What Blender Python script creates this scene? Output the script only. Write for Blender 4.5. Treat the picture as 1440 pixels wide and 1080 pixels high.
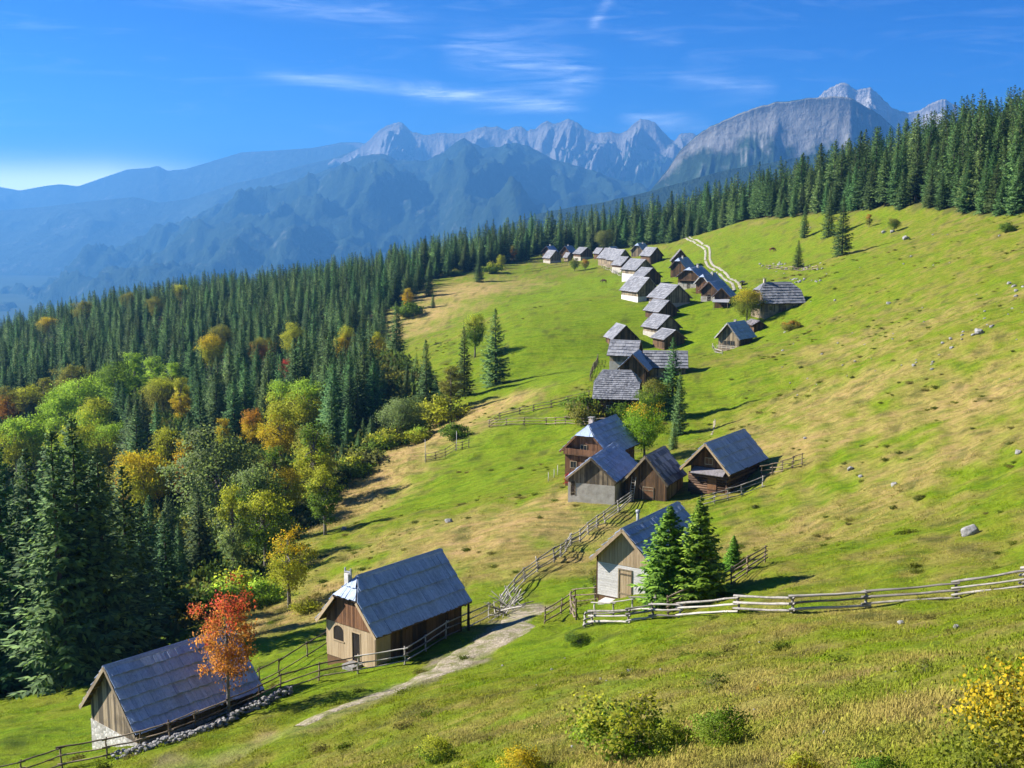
import bpy, math, random
import numpy as np
from mathutils import Vector, Matrix

sc = bpy.context.scene
for o in list(bpy.data.objects): bpy.data.objects.remove(o)
R = math.radians
random.seed(7); rng = np.random.default_rng(7)

# ------------------------------------------------------------------ camera
FPX, HZ = 1700.0, 285.0                     # focal length in photo pixels, horizon row
PITCH = math.atan((540 - HZ) / FPX)
cam_d = bpy.data.cameras.new('camera'); cam = bpy.data.objects.new('camera', cam_d)
sc.collection.objects.link(cam); sc.camera = cam
cam.rotation_euler = (math.pi / 2 - PITCH, 0, 0)
cam_d.sensor_width = 36; cam_d.lens = 36 * FPX / 1440
cam_d.clip_start = 0.3; cam_d.clip_end = 120000
# ------------------------------------------------------------------ sun, sky, exposure
SUN_EL, SUN_AZ = 34.0, -83.0                # azimuth from the view direction (+Y), minus = left
sd = Vector((math.sin(R(SUN_AZ)) * math.cos(R(SUN_EL)), math.cos(R(SUN_AZ)) * math.cos(R(SUN_EL)), math.sin(R(SUN_EL))))
sl = bpy.data.lights.new('sun', 'SUN'); sun = bpy.data.objects.new('sun', sl); sc.collection.objects.link(sun)
sl.energy = 4.9; sl.angle = R(0.5); sl.color = (1, 0.94, 0.85)
sun.rotation_euler = sd.to_track_quat('Z', 'Y').to_euler()
sun.location = (-300, 40, 220)
world = bpy.data.worlds.new('World'); sc.world = world; world.use_nodes = True
def N(nt, t, inp=None, **kw):
    n = nt.nodes.new(t)
    for k, v in kw.items(): setattr(n, k, v)
    for k, v in (inp or {}).items():
        if hasattr(v, 'is_output') or isinstance(v, bpy.types.NodeSocket): nt.links.new(v, n.inputs[k])
        else: n.inputs[k].default_value = v
    return n
def M(nt, op, a, b=None, c=None, clamp=False):
    n = nt.nodes.new('ShaderNodeMath'); n.operation = op; n.use_clamp = clamp
    for i, v in enumerate((a, b, c)):
        if v is None: continue
        if isinstance(v, bpy.types.NodeSocket): nt.links.new(v, n.inputs[i])
        else: n.inputs[i].default_value = v
    return n.outputs[0]
def MIX(nt, f, a, b, blend='MIX'):
    n = nt.nodes.new('ShaderNodeMix'); n.data_type = 'RGBA'; n.blend_type = blend
    for i, v in ((0, f), (6, a), (7, b)):
        if isinstance(v, bpy.types.NodeSocket): nt.links.new(v, n.inputs[i])
        else: n.inputs[i].default_value = (v if i == 0 else (*v, 1)[:4])
    return n.outputs[2]
def RAMP(nt, fac, stops, interp='LINEAR'):
    n = nt.nodes.new('ShaderNodeValToRGB'); cr = n.color_ramp; cr.interpolation = interp
    while len(cr.elements) < len(stops): cr.elements.new(0.5)
    for e, (p, c) in zip(cr.elements, stops):
        e.position = p; e.color = (*c, 1)[:4] if hasattr(c, '__len__') else (c, c, c, 1)
    nt.links.new(fac, n.inputs[0]); return n.outputs[0]
wt = world.node_tree; wt.nodes.clear()
sky = N(wt, 'ShaderNodeTexSky', sky_type='NISHITA', sun_disc=False, sun_elevation=R(SUN_EL), sun_rotation=R(SUN_AZ), altitude=3000, air_density=0.7, dust_density=4.0, ozone_density=6.0)
skyc = N(wt, 'ShaderNodeHueSaturation', {'Hue': 0.513, 'Saturation': 1.7, 'Value': 0.6, 'Color': sky.outputs[0]}).outputs[0]
# thin cirrus, laid out by compass direction and elevation
tc = N(wt, 'ShaderNodeTexCoord').outputs['Generated']
sx = N(wt, 'ShaderNodeSeparateXYZ', {0: tc})
az = M(wt, 'ARCTAN2', sx.outputs[0], sx.outputs[1]); el = M(wt, 'ARCSINE', sx.outputs[2])
cv = N(wt, 'ShaderNodeCombineXYZ', {0: az, 1: el}).outputs[0]
wisp = N(wt, 'ShaderNodeTexNoise', {'Vector': N(wt, 'ShaderNodeMapping', {'Vector': cv, 'Rotation': (0, 0, R(9)), 'Scale': (9, 70, 1)}).outputs[0], 'Scale': 1.0, 'Detail': 7, 'Roughness': 0.62, 'Distortion': 1.1}).outputs[0]
fib = N(wt, 'ShaderNodeTexNoise', {'Vector': N(wt, 'ShaderNodeMapping', {'Vector': cv, 'Rotation': (0, 0, R(14)), 'Scale': (22, 190, 1)}).outputs[0], 'Scale': 1.0, 'Detail': 5, 'Roughness': 0.6, 'Distortion': 0.6}).outputs[0]
def band(x0, y0, x1, y1, w, gain):          # soft streak between two directions given in degrees
    x0, y0, x1, y1, w = [R(v) for v in (x0, y0, x1, y1, w)]
    ux, uy = x1 - x0, y1 - y0; L = math.hypot(ux, uy); ux /= L; uy /= L
    dx = M(wt, 'SUBTRACT', az, x0); dy = M(wt, 'SUBTRACT', el, y0)
    s = M(wt, 'DIVIDE', M(wt, 'ADD', M(wt, 'MULTIPLY', dx, ux), M(wt, 'MULTIPLY', dy, uy)), L)
    d = M(wt, 'DIVIDE', M(wt, 'ADD', M(wt, 'MULTIPLY', dx, -uy), M(wt, 'MULTIPLY', dy, ux)), w)
    g = M(wt, 'POWER', 2.718, M(wt, 'MULTIPLY', M(wt, 'MULTIPLY', d, d), -1.0))
    e = M(wt, 'MULTIPLY', M(wt, 'SMOOTH_MIN', s, M(wt, 'SUBTRACT', 1.0, s), 0.1), 5.0, clamp=True)
    return M(wt, 'MULTIPLY', M(wt, 'MULTIPLY', g, e), gain)
def pd(px, py): return math.degrees(math.atan((px - 720) / FPX)), math.degrees(math.atan((HZ - py) / FPX))
bands = None
for (a, b, c, d, w, g) in [(350, 108, 640, 140, .28, .8), (560, 130, 830, 160, .35, 1.25), (620, 70, 850, 122, .9, .85), (860, 165, 1000, 186, .38, .9),
                           (825, 55, 860, 0, .22, .55), (200, 4, 640, 46, .45, .6), (930, 118, 1090, 134, .35, .5), (860, 60, 960, 66, .3, .3)]:
    v = band(*pd(a, b), *pd(c, d), w, g); bands = v if bands is None else M(wt, 'ADD', bands, v)
fine = M(wt, 'MULTIPLY', RAMP(wt, wisp, [(0.36, 0), (0.68, 1)]), RAMP(wt, fib, [(0.28, 0.25), (0.66, 1)]))
faint = M(wt, 'MULTIPLY', RAMP(wt, wisp, [(0.52, 0), (0.8, 1)]), 0.16)
cl = M(wt, 'ADD', M(wt, 'MULTIPLY', bands, fine), faint, clamp=True)
skyc2 = MIX(wt, M(wt, 'MULTIPLY', cl, 0.5), skyc, (7.0, 7.8, 8.6))
world.cycles.sampling_method = 'MANUAL'; world.cycles.sample_map_resolution = 256
glow = band(*pd(-700, 268), *pd(330, 262), 1.0, 1.0)           # bright veil low on the sunward horizon
skyc2 = MIX(wt, glow, skyc2, (11.0, 12.0, 12.6))
bg = N(wt, 'ShaderNodeBackground', {'Color': skyc2, 'Strength': 0.105})
wt.links.new(bg.outputs[0], N(wt, 'ShaderNodeOutputWorld').inputs[0])
sc.view_settings.view_transform = 'Standard'; sc.view_settings.look = 'None'
sc.view_settings.gamma = 1; sc.view_settings.exposure = 1.4
sc.render.engine = 'CYCLES'
cy = sc.cycles
cy.max_bounces = 6; cy.diffuse_bounces = 3; cy.glossy_bounces = 2; cy.transmission_bounces = 3; cy.transparent_max_bounces = 8; cy.volume_bounces = 0
cy.use_denoising = True; cy.use_adaptive_sampling = True; cy.adaptive_threshold = 0.015
cy.sample_clamp_indirect = 4
try: cy.denoiser = 'OPENIMAGEDENOISE'
except Exception: pass

# ------------------------------------------------------------------ small maths
_P = rng.permutation(512).astype(np.int64); _P = np.concatenate([_P, _P, _P])
_G = np.stack([np.cos(np.arange(512) * 2.399963), np.sin(np.arange(512) * 2.399963)], 1)
def noise2(x, y):
    x = np.asarray(x, float); y = np.asarray(y, float)
    xi = np.floor(x).astype(np.int64); yi = np.floor(y).astype(np.int64); xf = x - xi; yf = y - yi
    u = xf ** 3 * (xf * (xf * 6 - 15) + 10); v = yf ** 3 * (yf * (yf * 6 - 15) + 10)
    def g(i, j):
        h = _P[_P[(xi + i) & 511] + ((yi + j) & 511)]
        return _G[h, 0] * (xf - i) + _G[h, 1] * (yf - j)
    a = g(0, 0) * (1 - u) + g(1, 0) * u; b = g(0, 1) * (1 - u) + g(1, 1) * u
    return (a * (1 - v) + b * v) * 1.5
def fbm(x, y, o=4, r=0.5):
    s = 0; a = 1.0
    for i in range(o): s = s + a * noise2(x + 17.3 * i, y - 9.1 * i); x = x * 2.03; y = y * 2.03; a *= r
    return s
def ridged(x, y, o=5):
    s = 0; a = 0.6; w = 1.0
    for i in range(o):
        n = (1 - np.abs(noise2(x + 31.7 * i, y + 11.9 * i))) ** 2 * w
        s = s + n * a; w = np.clip(n * 1.6, 0, 1); a *= 0.5; x = x * 2.1; y = y * 2.1
    return s
CP, SP = math.cos(PITCH), math.sin(PITCH)
def ray(px, py):                            # direction of a photo pixel, scaled to Y = 1
    y = FPX * CP + (540 - py) * SP; z = -FPX * SP + (540 - py) * CP
    return np.array([(px - 720) / y, 1.0, z / y])

# ------------------------------------------------------------------ terrain: surveyed points (pixel row and column, distance in metres)
CTRL = [(720,1080,33),(1000,1080,25),(1440,1080,17),(300,1080,58),(0,1080,62),(500,1080,45),(1440,850,50),(1200,950,36),(1000,950,41),(720,980,54),
 (600,945,72),(720,890,81),(820,878,74),(950,870,68),(1115,862,62),(1218,854,60),(1345,841,58),(1440,823,58),(1440,650,92),(1440,500,135),(1440,400,190),
 (1300,560,135),(1180,650,118),(1130,655,122),(1240,500,160),(1080,760,100),(1180,380,285),(1300,400,230),(1100,560,170),(1000,600,165),(985,560,185),
 (1030,395,355),(1040,312,510),(970,335,570),(1240,298,380),(1440,300,287),(1130,330,400),(1185,358,330),(905,424,310),(870,380,490),(770,372,580),
 (930,490,262),(840,400,430),(750,430,330),(750,480,270),(700,540,244),(650,557,232),(600,600,215),(640,640,180),(540,640,190),(430,750,155),(560,720,140),
 (700,700,140),(650,780,110),(480,800,118),(380,850,112),(420,900,90),(300,880,105),(150,940,95),(0,1000,80),(0,960,105),(550,460,430),(600,430,450),
 (640,385,540),(700,375,570),(200,800,150),(100,640,260),(300,700,190),(400,640,220),(300,560,320),(100,540,380),(0,520,470),(500,520,330),(300,420,640),
 (0,500,520),(150,450,590),(450,410,640),(560,385,640),(760,352,660),(900,345,690),(1000,322,660),(1100,300,610),(1200,282,530),(1300,250,490),(1440,205,440)]
pts = [ray(a, b) * d for a, b, d in CTRL]
pts += [(0, 0, -1.75), (9, 0, 1.6), (-16, 0, -9), (0, -40, 8), (60, 0, 18), (-70, 0, -36), (-120, 60, -52), (70, -60, 30), (-80, -60, -30), (110, 60, 12), (180, 120, 24), (260, 300, 40), (-260, 200, -80), (-330, 480, -95), (-180, 120, -70)]
# house plots
for (x, y, z) in [(-22.6,70.6,-32.0),(-24.5,67,-32.3),(-7.8,78.1,-29.2),(-10.5,75.5,-29.6),(9.8,83,-26.7),(8,80.2,-26.7),(22.6,125.7,-29.8),(10.2,136.6,-30.8),(9.9,128,-30.6),(15.2,125.7,-30.6),(16.2,183,-31.7),*[tuple(ray(a,b)*d) for a,b,d in ((150,1068,60.6),(197,1056,62.0),(240,1043,63.2),(275,1030,64.6),(322,1011,66.2),(365,991,67.8),(394,977,69.2),(448,957,72.5))],(20.2,213.5,-28.7),(26.2,205,-29.2),(45.6,244,-29.2),(57.4,262,-23.6)]:
    pts.append((x, y, z))
pts = np.array(pts, float)
def _k(r2): return np.where(r2 > 1e-9, r2 * np.log(r2 + 1e-9), 0)
def tps_fit(P, lam):
    n = len(P); s = 100.0; X = P[:, :2] / s
    K = _k(((X[:, None] - X[None]) ** 2).sum(-1)) + lam * np.eye(n)
    Q = np.c_[np.ones(n), X]; A = np.block([[K, Q], [Q.T, np.zeros((3, 3))]])
    return X, np.linalg.solve(A, np.r_[P[:, 2], 0, 0, 0])
_TX, _TW = tps_fit(pts, 0.012)
GX0, GY0, GS = -460.0, -120.0, 2.0
gx = np.arange(GX0, 461, GS); gy = np.arange(GY0, 861, GS)
_gxx, _gyy = np.meshgrid(gx, gy); TG = np.zeros(_gxx.shape)
for i in range(len(gy)):
    q = np.c_[gx / 100, np.full(len(gx), gy[i] / 100)]
    K = _k(((q[:, None] - _TX[None]) ** 2).sum(-1)); TG[i] = K @ _TW[:-3] + _TW[-3] + q @ _TW[-2:]
def smooth(x, y):
    fx = np.clip((np.asarray(x, float) - GX0) / GS, 0, len(gx) - 1.001); fy = np.clip((np.asarray(y, float) - GY0) / GS, 0, len(gy) - 1.001)
    i = fx.astype(int); j = fy.astype(int); u = fx - i; v = fy - j
    z = (TG[j, i] * (1 - u) + TG[j, i + 1] * u) * (1 - v) + (TG[j + 1, i] * (1 - u) + TG[j + 1, i + 1] * u) * v
    r = np.hypot(x, np.maximum(np.asarray(y, float), 0))
    e = np.maximum(0, np.asarray(y, float) - 690 + np.maximum(0, -np.asarray(x, float) - 150) * 0.35)
    return z - 0.42 * e * e / (e + 160) - 0.3 * np.maximum(0, np.abs(x) - 470)
def ground(x, y):
    x = np.asarray(x, float); y = np.asarray(y, float)
    n = 0.55 * fbm(x / 21, y / 21, 3) + 0.17 * fbm(x / 4.3, y / 4.3 + 40, 3)
    t = noise2(x / 9 + 5, y / 9 + 2) * 0.5 + 0.5
    n = n + 0.16 * t * np.sin((smooth(x, y) * 5.2 + 2.6 * fbm(x / 13, y / 13 + 7, 2)))
    amp = np.clip((np.hypot(x, y) - 4) / 12, 0, 1)
    return smooth(x, y) + n * amp
def gz(x, y): return float(ground(np.array([x]), np.array([y]))[0])
_ys = np.concatenate([np.arange(8, 120, 0.15), np.arange(120, 400, 0.4), np.arange(400, 800, 1.0)])
def at(px, py, H=0.0):                      # where a photo pixel meets the ground raised by H
    d = ray(px, py); x = d[0] * _ys; z = d[2] * _ys
    below = z <= ground(x, _ys) + H
    if H: below &= np.cumsum(~below) > 0
    hit = np.nonzero(below)[0]
    i = hit[0] if len(hit) else len(_ys) - 1
    return float(x[i]), float(_ys[i])
C = sc.collection
def link(o): C.objects.link(o); return o
def mesh_np(name, V, F, mats=(), smooth_=True, midx=None):
    me = bpy.data.meshes.new(name); V = np.asarray(V, np.float32); F = np.asarray(F, np.int32); k = F.shape[1]
    me.vertices.add(len(V)); me.vertices.foreach_set('co', V.ravel())
    me.loops.add(F.size); me.loops.foreach_set('vertex_index', F.ravel())
    me.polygons.add(len(F)); me.polygons.foreach_set('loop_start', np.arange(len(F), dtype=np.int32) * k)
    if smooth_: me.polygons.foreach_set('use_smooth', np.ones(len(F), bool))
    for m in mats: me.materials.append(m)
    if midx is not None: me.polygons.foreach_set('material_index', np.asarray(midx, np.int32))
    me.update(); me.validate(); return me
def vcol(me, name, col):
    a = me.color_attributes.new(name, 'FLOAT_COLOR', 'POINT')
    a.data.foreach_set('color', np.c_[col, np.ones(len(col))].astype(np.float32).ravel())
def new_mat(name):
    m = bpy.data.materials.new(name); m.use_nodes = True; nt = m.node_tree; nt.nodes.clear()
    out = N(nt, 'ShaderNodeOutputMaterial'); return m, nt, out
def pbsdf(nt, out, col, rough=0.9, spec=0.2, normal=None, metal=0.0, shader=None):
    b = N(nt, 'ShaderNodeBsdfPrincipled', {'Base Color': col if isinstance(col, bpy.types.NodeSocket) else (*col, 1)[:4], 'Roughness': rough, 'Specular IOR Level': spec, 'Metallic': metal})
    if normal is not None: nt.links.new(normal, b.inputs['Normal'])
    nt.links.new(b.outputs[0], out.inputs[0]); return b
def tag(o, label=None, cat=None, group=None, kind=None):
    for k, v in (('label', label), ('category', cat), ('group', group), ('kind', kind)):
        if v: o[k] = v
    return o
def pip(px, py, poly):                      # points in polygon
    px = np.asarray(px); py = np.asarray(py); c = np.zeros(px.shape, bool); n = len(poly)
    for i in range(n):
        x0, y0 = poly[i]; x1, y1 = poly[i - 1]
        if y0 == y1: continue
        c ^= ((y0 > py) != (y1 > py)) & (px < (x1 - x0) * (py - y0) / (y1 - y0) + x0)
    return c
def seg_dist(px, py, line):
    d = np.full(np.shape(px), 1e9)
    for (x0, y0), (x1, y1) in zip(line[:-1], line[1:]):
        ux, uy = x1 - x0, y1 - y0; L2 = ux * ux + uy * uy + 1e-9
        t = np.clip(((px - x0) * ux + (py - y0) * uy) / L2, 0, 1)
        d = np.minimum(d, np.hypot(px - x0 - t * ux, py - y0 - t * uy))
    return d

# forest edge, traced along the meadow, then closed far outside
EDGE = [(-120,1000,90)] + [(p[0], p[1], None) for p in [(0,985),(110,955),(230,905),(300,868),(350,835),(400,775),(430,735),(470,690),(520,655),(565,622),(600,590),(625,560),(598,540),(565,515),(540,470),(545,440),(575,425),(610,395),(650,384),(700,376),(742,364),(775,356),(850,352),(905,346)]] + [(955,336,572),(1000,322,548),(1060,307,500),(1130,300,450),(1240,298,388),(1300,298,360),(1345,290,330),(1390,300,302),(1440,312,286)]
edge_w = []
for a, b, d in EDGE: edge_w.append(tuple((ray(a, b) * d)[:2]) if d else at(a, b))
FOREST = edge_w + [(175, 230), (420, 240), (420, 760), (-420, 760), (-420, 120), (-110, 60)]
ROAD = [at(*p) for p in [(250,1079),(330,1062),(420,1022),(500,990),(560,968),(610,948),(660,920),(700,898),(728,876),(742,852)]]
TRACK = [at(*p) for p in [(958,331),(968,336),(984,343),(996,350),(996,357),(993,364),(997,373),(1008,381),(1022,388),(1033,397),(1037,408)]]
# ------------------------------------------------------------------ ground sheet
def straw_mask(x, y):
    m = np.zeros(np.shape(x))
    for px, py, r, a in STRAW:
        m = np.maximum(m, a * np.exp(-((x - px) ** 2 + (y - py) ** 2) / (r * r)))
    return m
STRAW = [(*at(a, b), r, s) for a, b, r, s in [(455,722,13,1.2),(490,692,13,1.2),(525,668,13,1.2),(560,645,13,1.2),(600,618,15,1.2),(640,595,14,1.2),(680,576,13,1.1),(430,745,9,1),
 (660,410,34,1),(600,440,30,.9),(550,475,24,.8),(720,405,24,.8),(770,730,12,1),(700,760,13,.75),(800,710,8,.9),(760,785,8,.7),(640,740,14,.45),(560,760,10,.5),(480,830,8,.7),(390,880,7,.8),(430,860,7,.8),
 (1150,880,8,.45),(1040,1000,6,.6),(880,960,7,.4),(1350,930,7,.4),(760,1040,6,.4),(1180,560,16,.5),(1250,470,20,.35),(1130,620,12,.55),(1300,660,16,.4),(1130,740,12,.35),(1380,560,20,.4),(1250,1010,5,.6),(960,1060,4,.7),(1150,950,6,.6),(600,1040,6,.4),(800,1000,7,.5)]]
LUSH = [(*at(a, b), r, s) for a, b, r, s in [(700,620,22,1),(820,480,40,1),(900,450,40,1),(760,530,30,1),(640,690,16,.8),(560,700,12,.5),(960,560,14,1),(970,480,24,1),(1030,440,30,.8),(840,400,60,1),(780,760,5,.9),(860,720,7,.9),(800,830,5,.9),(60,1040,10,1),(400,930,9,1),(330,920,8,.8),(480,960,6,.9),(780,900,7,.7),(760,640,14,.8),(1000,395,40,.7)]]
EDGEL = edge_w
def veg(x, y):
    f = pip(x, y, FOREST)
    st = straw_mask(x, y)
    lu = np.zeros(np.shape(x))
    for px, py, r, a in LUSH: lu = np.maximum(lu, a * np.exp(-((x - px) ** 2 + (y - py) ** 2) / (r * r)))
    n1 = fbm(x / 15, y / 15, 4); n2 = fbm(x / 3.2 + 9, y / 3.2, 3); n3 = fbm(x / 45 + 3, y / 45, 2)
    right = np.clip((x - 0.11 * y + 4) / 22, 0, 1)          # grazed, drier upper slope
    s = np.clip(st * 1.15 + 0.12 * right * (0.55 + 0.5 * n3) + 0.30 * n1 + 0.50 * n2 - 0.02 - 0.75 * lu, 0, 1)
    s = s * np.where(np.hypot(x, y) < 62, np.clip(0.5 + 0.6 * n2, 0.12, 1), 1.0)
    s = np.where((st > 0.35), np.clip(s + 0.2 * st, 0, 1), s)
    return f, s, lu, n1, n2
def ground_col(x, y):
    f, s, lu, n1, n2 = veg(x, y)
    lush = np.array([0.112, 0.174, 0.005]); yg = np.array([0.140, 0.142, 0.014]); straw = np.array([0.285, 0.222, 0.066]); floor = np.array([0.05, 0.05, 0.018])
    a = np.clip(0.5 - 0.6 * lu + 0.45 * n2 + 0.3 * n1, 0, 1)[:, None]
    c = lush * (1 - a) + yg * a
    c = c * (1 - s[:, None]) + straw * s[:, None]
    d = np.clip((n2 * 0.9 - 0.35 + 0.2 * n1) * 1.9, 0, 0.7)[:, None]
    c = c * (1 - d) + np.array([0.045, 0.066, 0.008]) * d    # darker herb patches
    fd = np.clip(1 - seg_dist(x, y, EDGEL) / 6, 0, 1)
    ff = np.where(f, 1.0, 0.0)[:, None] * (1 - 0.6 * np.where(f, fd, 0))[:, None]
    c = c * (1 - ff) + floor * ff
    rd = seg_dist(x, y, ROAD); t = (np.clip(1.5 - rd / 1.0 + n2 * 1.3, 0, 0.7) * np.clip((y - 58) / 16, .25, 1))[:, None]
    c = c * (1 - t) + np.array([0.24, 0.205, 0.14]) * t
    return c
fa = np.linspace(-46, 46, 640); ra = np.linspace(46, 314, 68)[1:-1]
ang = np.radians(np.concatenate([fa, ra])); rad = 1.2 * 1.0125 ** np.arange(560); rad = rad[rad < 1150]
AA, RR = np.meshgrid(ang, rad); X = (np.sin(AA) * RR).ravel(); Y = (np.cos(AA) * RR).ravel(); Z = ground(X, Y)
na, nr = len(ang), len(rad)
ii = (np.arange(nr - 1)[:, None] * na + np.arange(na)[None]).ravel(); jj = (np.arange(nr - 1)[:, None] * na + (np.arange(na)[None] + 1) % na).ravel()
Fq = np.c_[ii, ii + na, jj + na, jj]
V = np.c_[X, Y, Z]; V = np.vstack([V, [[0, 0, -1.75]]])
gm, nt, out = new_mat('meadow_turf')
att = N(nt, 'ShaderNodeVertexColor', layer_name='turf').outputs[0]
pos = N(nt, 'ShaderNodeNewGeometry').outputs['Position']
nA = N(nt, 'ShaderNodeTexNoise', {'Vector': pos, 'Scale': 1.3, 'Detail': 6, 'Roughness': 0.7}).outputs[0]
nB = N(nt, 'ShaderNodeTexNoise', {'Vector': pos, 'Scale': 7.0, 'Detail': 5, 'Roughness': 0.7}).outputs[0]
nC = N(nt, 'ShaderNodeTexNoise', {'Vector': N(nt, 'ShaderNodeMapping', {'Vector': pos, 'Rotation': (0, 0, R(-28)), 'Scale': (0.16, 0.75, 0.75)}).outputs[0], 'Scale': 1.0, 'Detail': 5, 'Roughness': 0.65}).outputs[0]
k = M(nt, 'MULTIPLY', M(nt, 'ADD', M(nt, 'MULTIPLY', nA, 2.3), -0.12), M(nt, 'ADD', M(nt, 'MULTIPLY', nB, 1.7), 0.16))
c1 = N(nt, 'ShaderNodeVectorMath', {0: att, 3: k}, operation='SCALE').outputs[0]
c2 = MIX(nt, RAMP(nt, nC, [(0.42, 0), (0.66, 0.55)]), c1, N(nt, 'ShaderNodeVectorMath', {0: att, 1: (1.55, 1.2, 2.2)}, operation='MULTIPLY').outputs[0])
c3 = MIX(nt, RAMP(nt, nC, [(0.30, 0.75), (0.47, 0)]), c2, N(nt, 'ShaderNodeVectorMath', {0: att, 1: (0.5, 0.66, 0.7)}, operation='MULTIPLY').outputs[0])
bm_ = N(nt, 'ShaderNodeBump', {'Strength': 0.9, 'Distance': 0.25, 'Height': M(nt, 'ADD', nA, M(nt, 'MULTIPLY', nB, 0.6))}).outputs[0]
pbsdf(nt, out, c3, 0.95, 0.08, bm_)
gme = mesh_np('ground', V, Fq, [gm])
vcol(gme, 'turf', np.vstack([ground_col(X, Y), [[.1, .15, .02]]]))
g_o = link(bpy.data.objects.new('ground', gme)); g_o['kind'] = 'structure'

# ------------------------------------------------------------------ mountains: each range a relief with crest, spurs and foot
def mountain_mat(name, treeline, rock, forest, meadow, rough=1.0):
    m, nt, out = new_mat(name)
    ge = N(nt, 'ShaderNodeNewGeometry'); p = ge.outputs['Position']
    z = N(nt, 'ShaderNodeSeparateXYZ', {0: p}).outputs[2]; nz = N(nt, 'ShaderNodeSeparateXYZ', {0: ge.outputs['Normal']}).outputs[2]
    n = N(nt, 'ShaderNodeTexNoise', {'Vector': p, 'Scale': 0.0022, 'Detail': 8, 'Roughness': 0.68}).outputs[0]
    n2 = N(nt, 'ShaderNodeTexNoise', {'Vector': p, 'Scale': 0.013, 'Detail': 6, 'Roughness': 0.7}).outputs[0]
    st = N(nt, 'ShaderNodeTexNoise', {'Vector': N(nt, 'ShaderNodeMapping', {'Vector': p, 'Scale': (0.011, 0.011, 0.0016)}).outputs[0], 'Scale': 1.0, 'Detail': 6, 'Roughness': 0.7}).outputs[0]
    h = M(nt, 'ADD', M(nt, 'DIVIDE', M(nt, 'SUBTRACT', z, treeline), 330.0), M(nt, 'ADD', M(nt, 'MULTIPLY', M(nt, 'SUBTRACT', n, 0.5), 2.6), M(nt, 'MULTIPLY', M(nt, 'SUBTRACT', 0.78, nz), 1.5)))
    rk = MIX(nt, RAMP(nt, st, [(0.32, 0), (0.66, 1)]), tuple(c * 0.5 for c in rock), rock)
    rk = MIX(nt, RAMP(nt, M(nt, 'ADD', M(nt, 'MULTIPLY', nz, 0.7), M(nt, 'MULTIPLY', n2, 0.55)), [(0.74, 0), (0.92, 1)]), rk, meadow)
    ly = N(nt, 'ShaderNodeTexNoise', {'Vector': N(nt, 'ShaderNodeMapping', {'Vector': p, 'Rotation': (0.12, 0.2, 0), 'Scale': (0.0011, 0.0011, 0.022)}).outputs[0], 'Scale': 1.0, 'Detail': 5, 'Roughness': 0.6}).outputs[0]
    rk = MIX(nt, RAMP(nt, ly, [(0.40, 0.5), (0.56, 0)]), rk, tuple(c * 0.55 for c in rock))       # bedding
    fo = MIX(nt, RAMP(nt, n2, [(0.35, 0), (0.7, 1)]), forest, tuple(c * 1.9 for c in forest))
    fo = MIX(nt, RAMP(nt, M(nt, 'MULTIPLY', n, n2), [(0.31, 0), (0.42, 0.35)]), fo, rock)
    c = MIX(nt, RAMP(nt, h, [(0.35, 0), (0.65, 1)]), fo, rk)
    bp = N(nt, 'ShaderNodeBump', {'Strength': rough, 'Distance': 40.0, 'Height': M(nt, 'ADD', n2, st)}).outputs[0]
    pbsdf(nt, out, c, 0.95, 0.1, bp); return m
LIME = (0.33, 0.31, 0.28); FOR = (0.016, 0.030, 0.014); MEA = (0.10, 0.10, 0.04)
def range_(name, sil, d0, d1, front, back, foot, amp, lam, mat, cols=420, rows=70, seed=0, crag=0.0, steep=0.75, jag=0.0, gully=0.0):
    sil = np.array(sil, float); u = np.linspace(sil[0, 0], sil[-1, 0], cols); v = np.interp(u, sil[:, 0], sil[:, 1])
    v = v - jag * (ridged(u / 17.0 + seed, u * 0 + seed * 2.3, 4) - 0.62) * 2.2
    D = np.interp(u, [sil[0, 0], sil[-1, 0]], [d0, d1])
    dirs = np.array([ray(a, b) for a, b in zip(u, v)]); Cr = dirs * D[:, None]
    t = np.concatenate([-np.linspace(1, 0, rows) ** 1.5 * front, np.linspace(0, 1, rows // 4 + 1)[1:] ** 1.4 * back])
    Xs = Cr[:, 0][None] * (1 + t[:, None] / D[None]); Ys = Cr[:, 1][None] * (1 + t[:, None] / D[None])
    a = np.abs(t)[:, None]; w = np.where(t[:, None] < 0, front, back)
    q = np.clip(a / w, 0, 1); H = (Cr[:, 2] - foot)[None]
    prof = 1 - q ** steep * (1 - 0.12 * np.sin(q * 3.14))
    rg = ridged(Xs / lam + seed, Ys / lam * 0.8 + seed * 1.7, 6) - 0.62
    taper = np.clip(a / (front * 0.22), 0, 1) * np.clip((1 - q) * 3.2, 0, 1)
    Zs = foot + H * prof + rg * amp * taper
    Zs = Zs + crag * (ridged(Xs / 420 + 3, Ys / 420 + seed, 5) - 0.55) * (0.22 + 0.78 * np.clip(a / 220, 0, 1)) * np.clip((1 - q) * 2, 0, 1)
    if gully:                               # buttresses and gullies running down from the crest
        sx_ = Xs + 0.25 * a * np.sin(seed) + 60 * fbm(Xs / 500, Ys / 500 + seed, 2)
        Zs = Zs + gully * (ridged(sx_ / 310 + seed, a / 1300 + seed, 5) - 0.6) * np.clip(a / 160, 0.06, 1) * np.clip((1 - q) * 2.2, 0, 1)
    nr_, nc = Xs.shape
    i = (np.arange(nr_ - 1)[:, None] * nc + np.arange(nc - 1)[None]).ravel()
    me = mesh_np(name, np.c_[Xs.ravel(), Ys.ravel(), Zs.ravel()], np.c_[i, i + 1, i + nc + 1, i + nc], [mat])
    o = link(bpy.data.objects.new(name, me)); o['kind'] = 'structure'; return o
m_rock = mountain_mat('limestone_massif', 330, LIME, FOR, MEA)
m_rock2 = mountain_mat('limestone_summit', -100, (0.52, 0.49, 0.45), FOR, (0.3, 0.28, 0.22))
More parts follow.
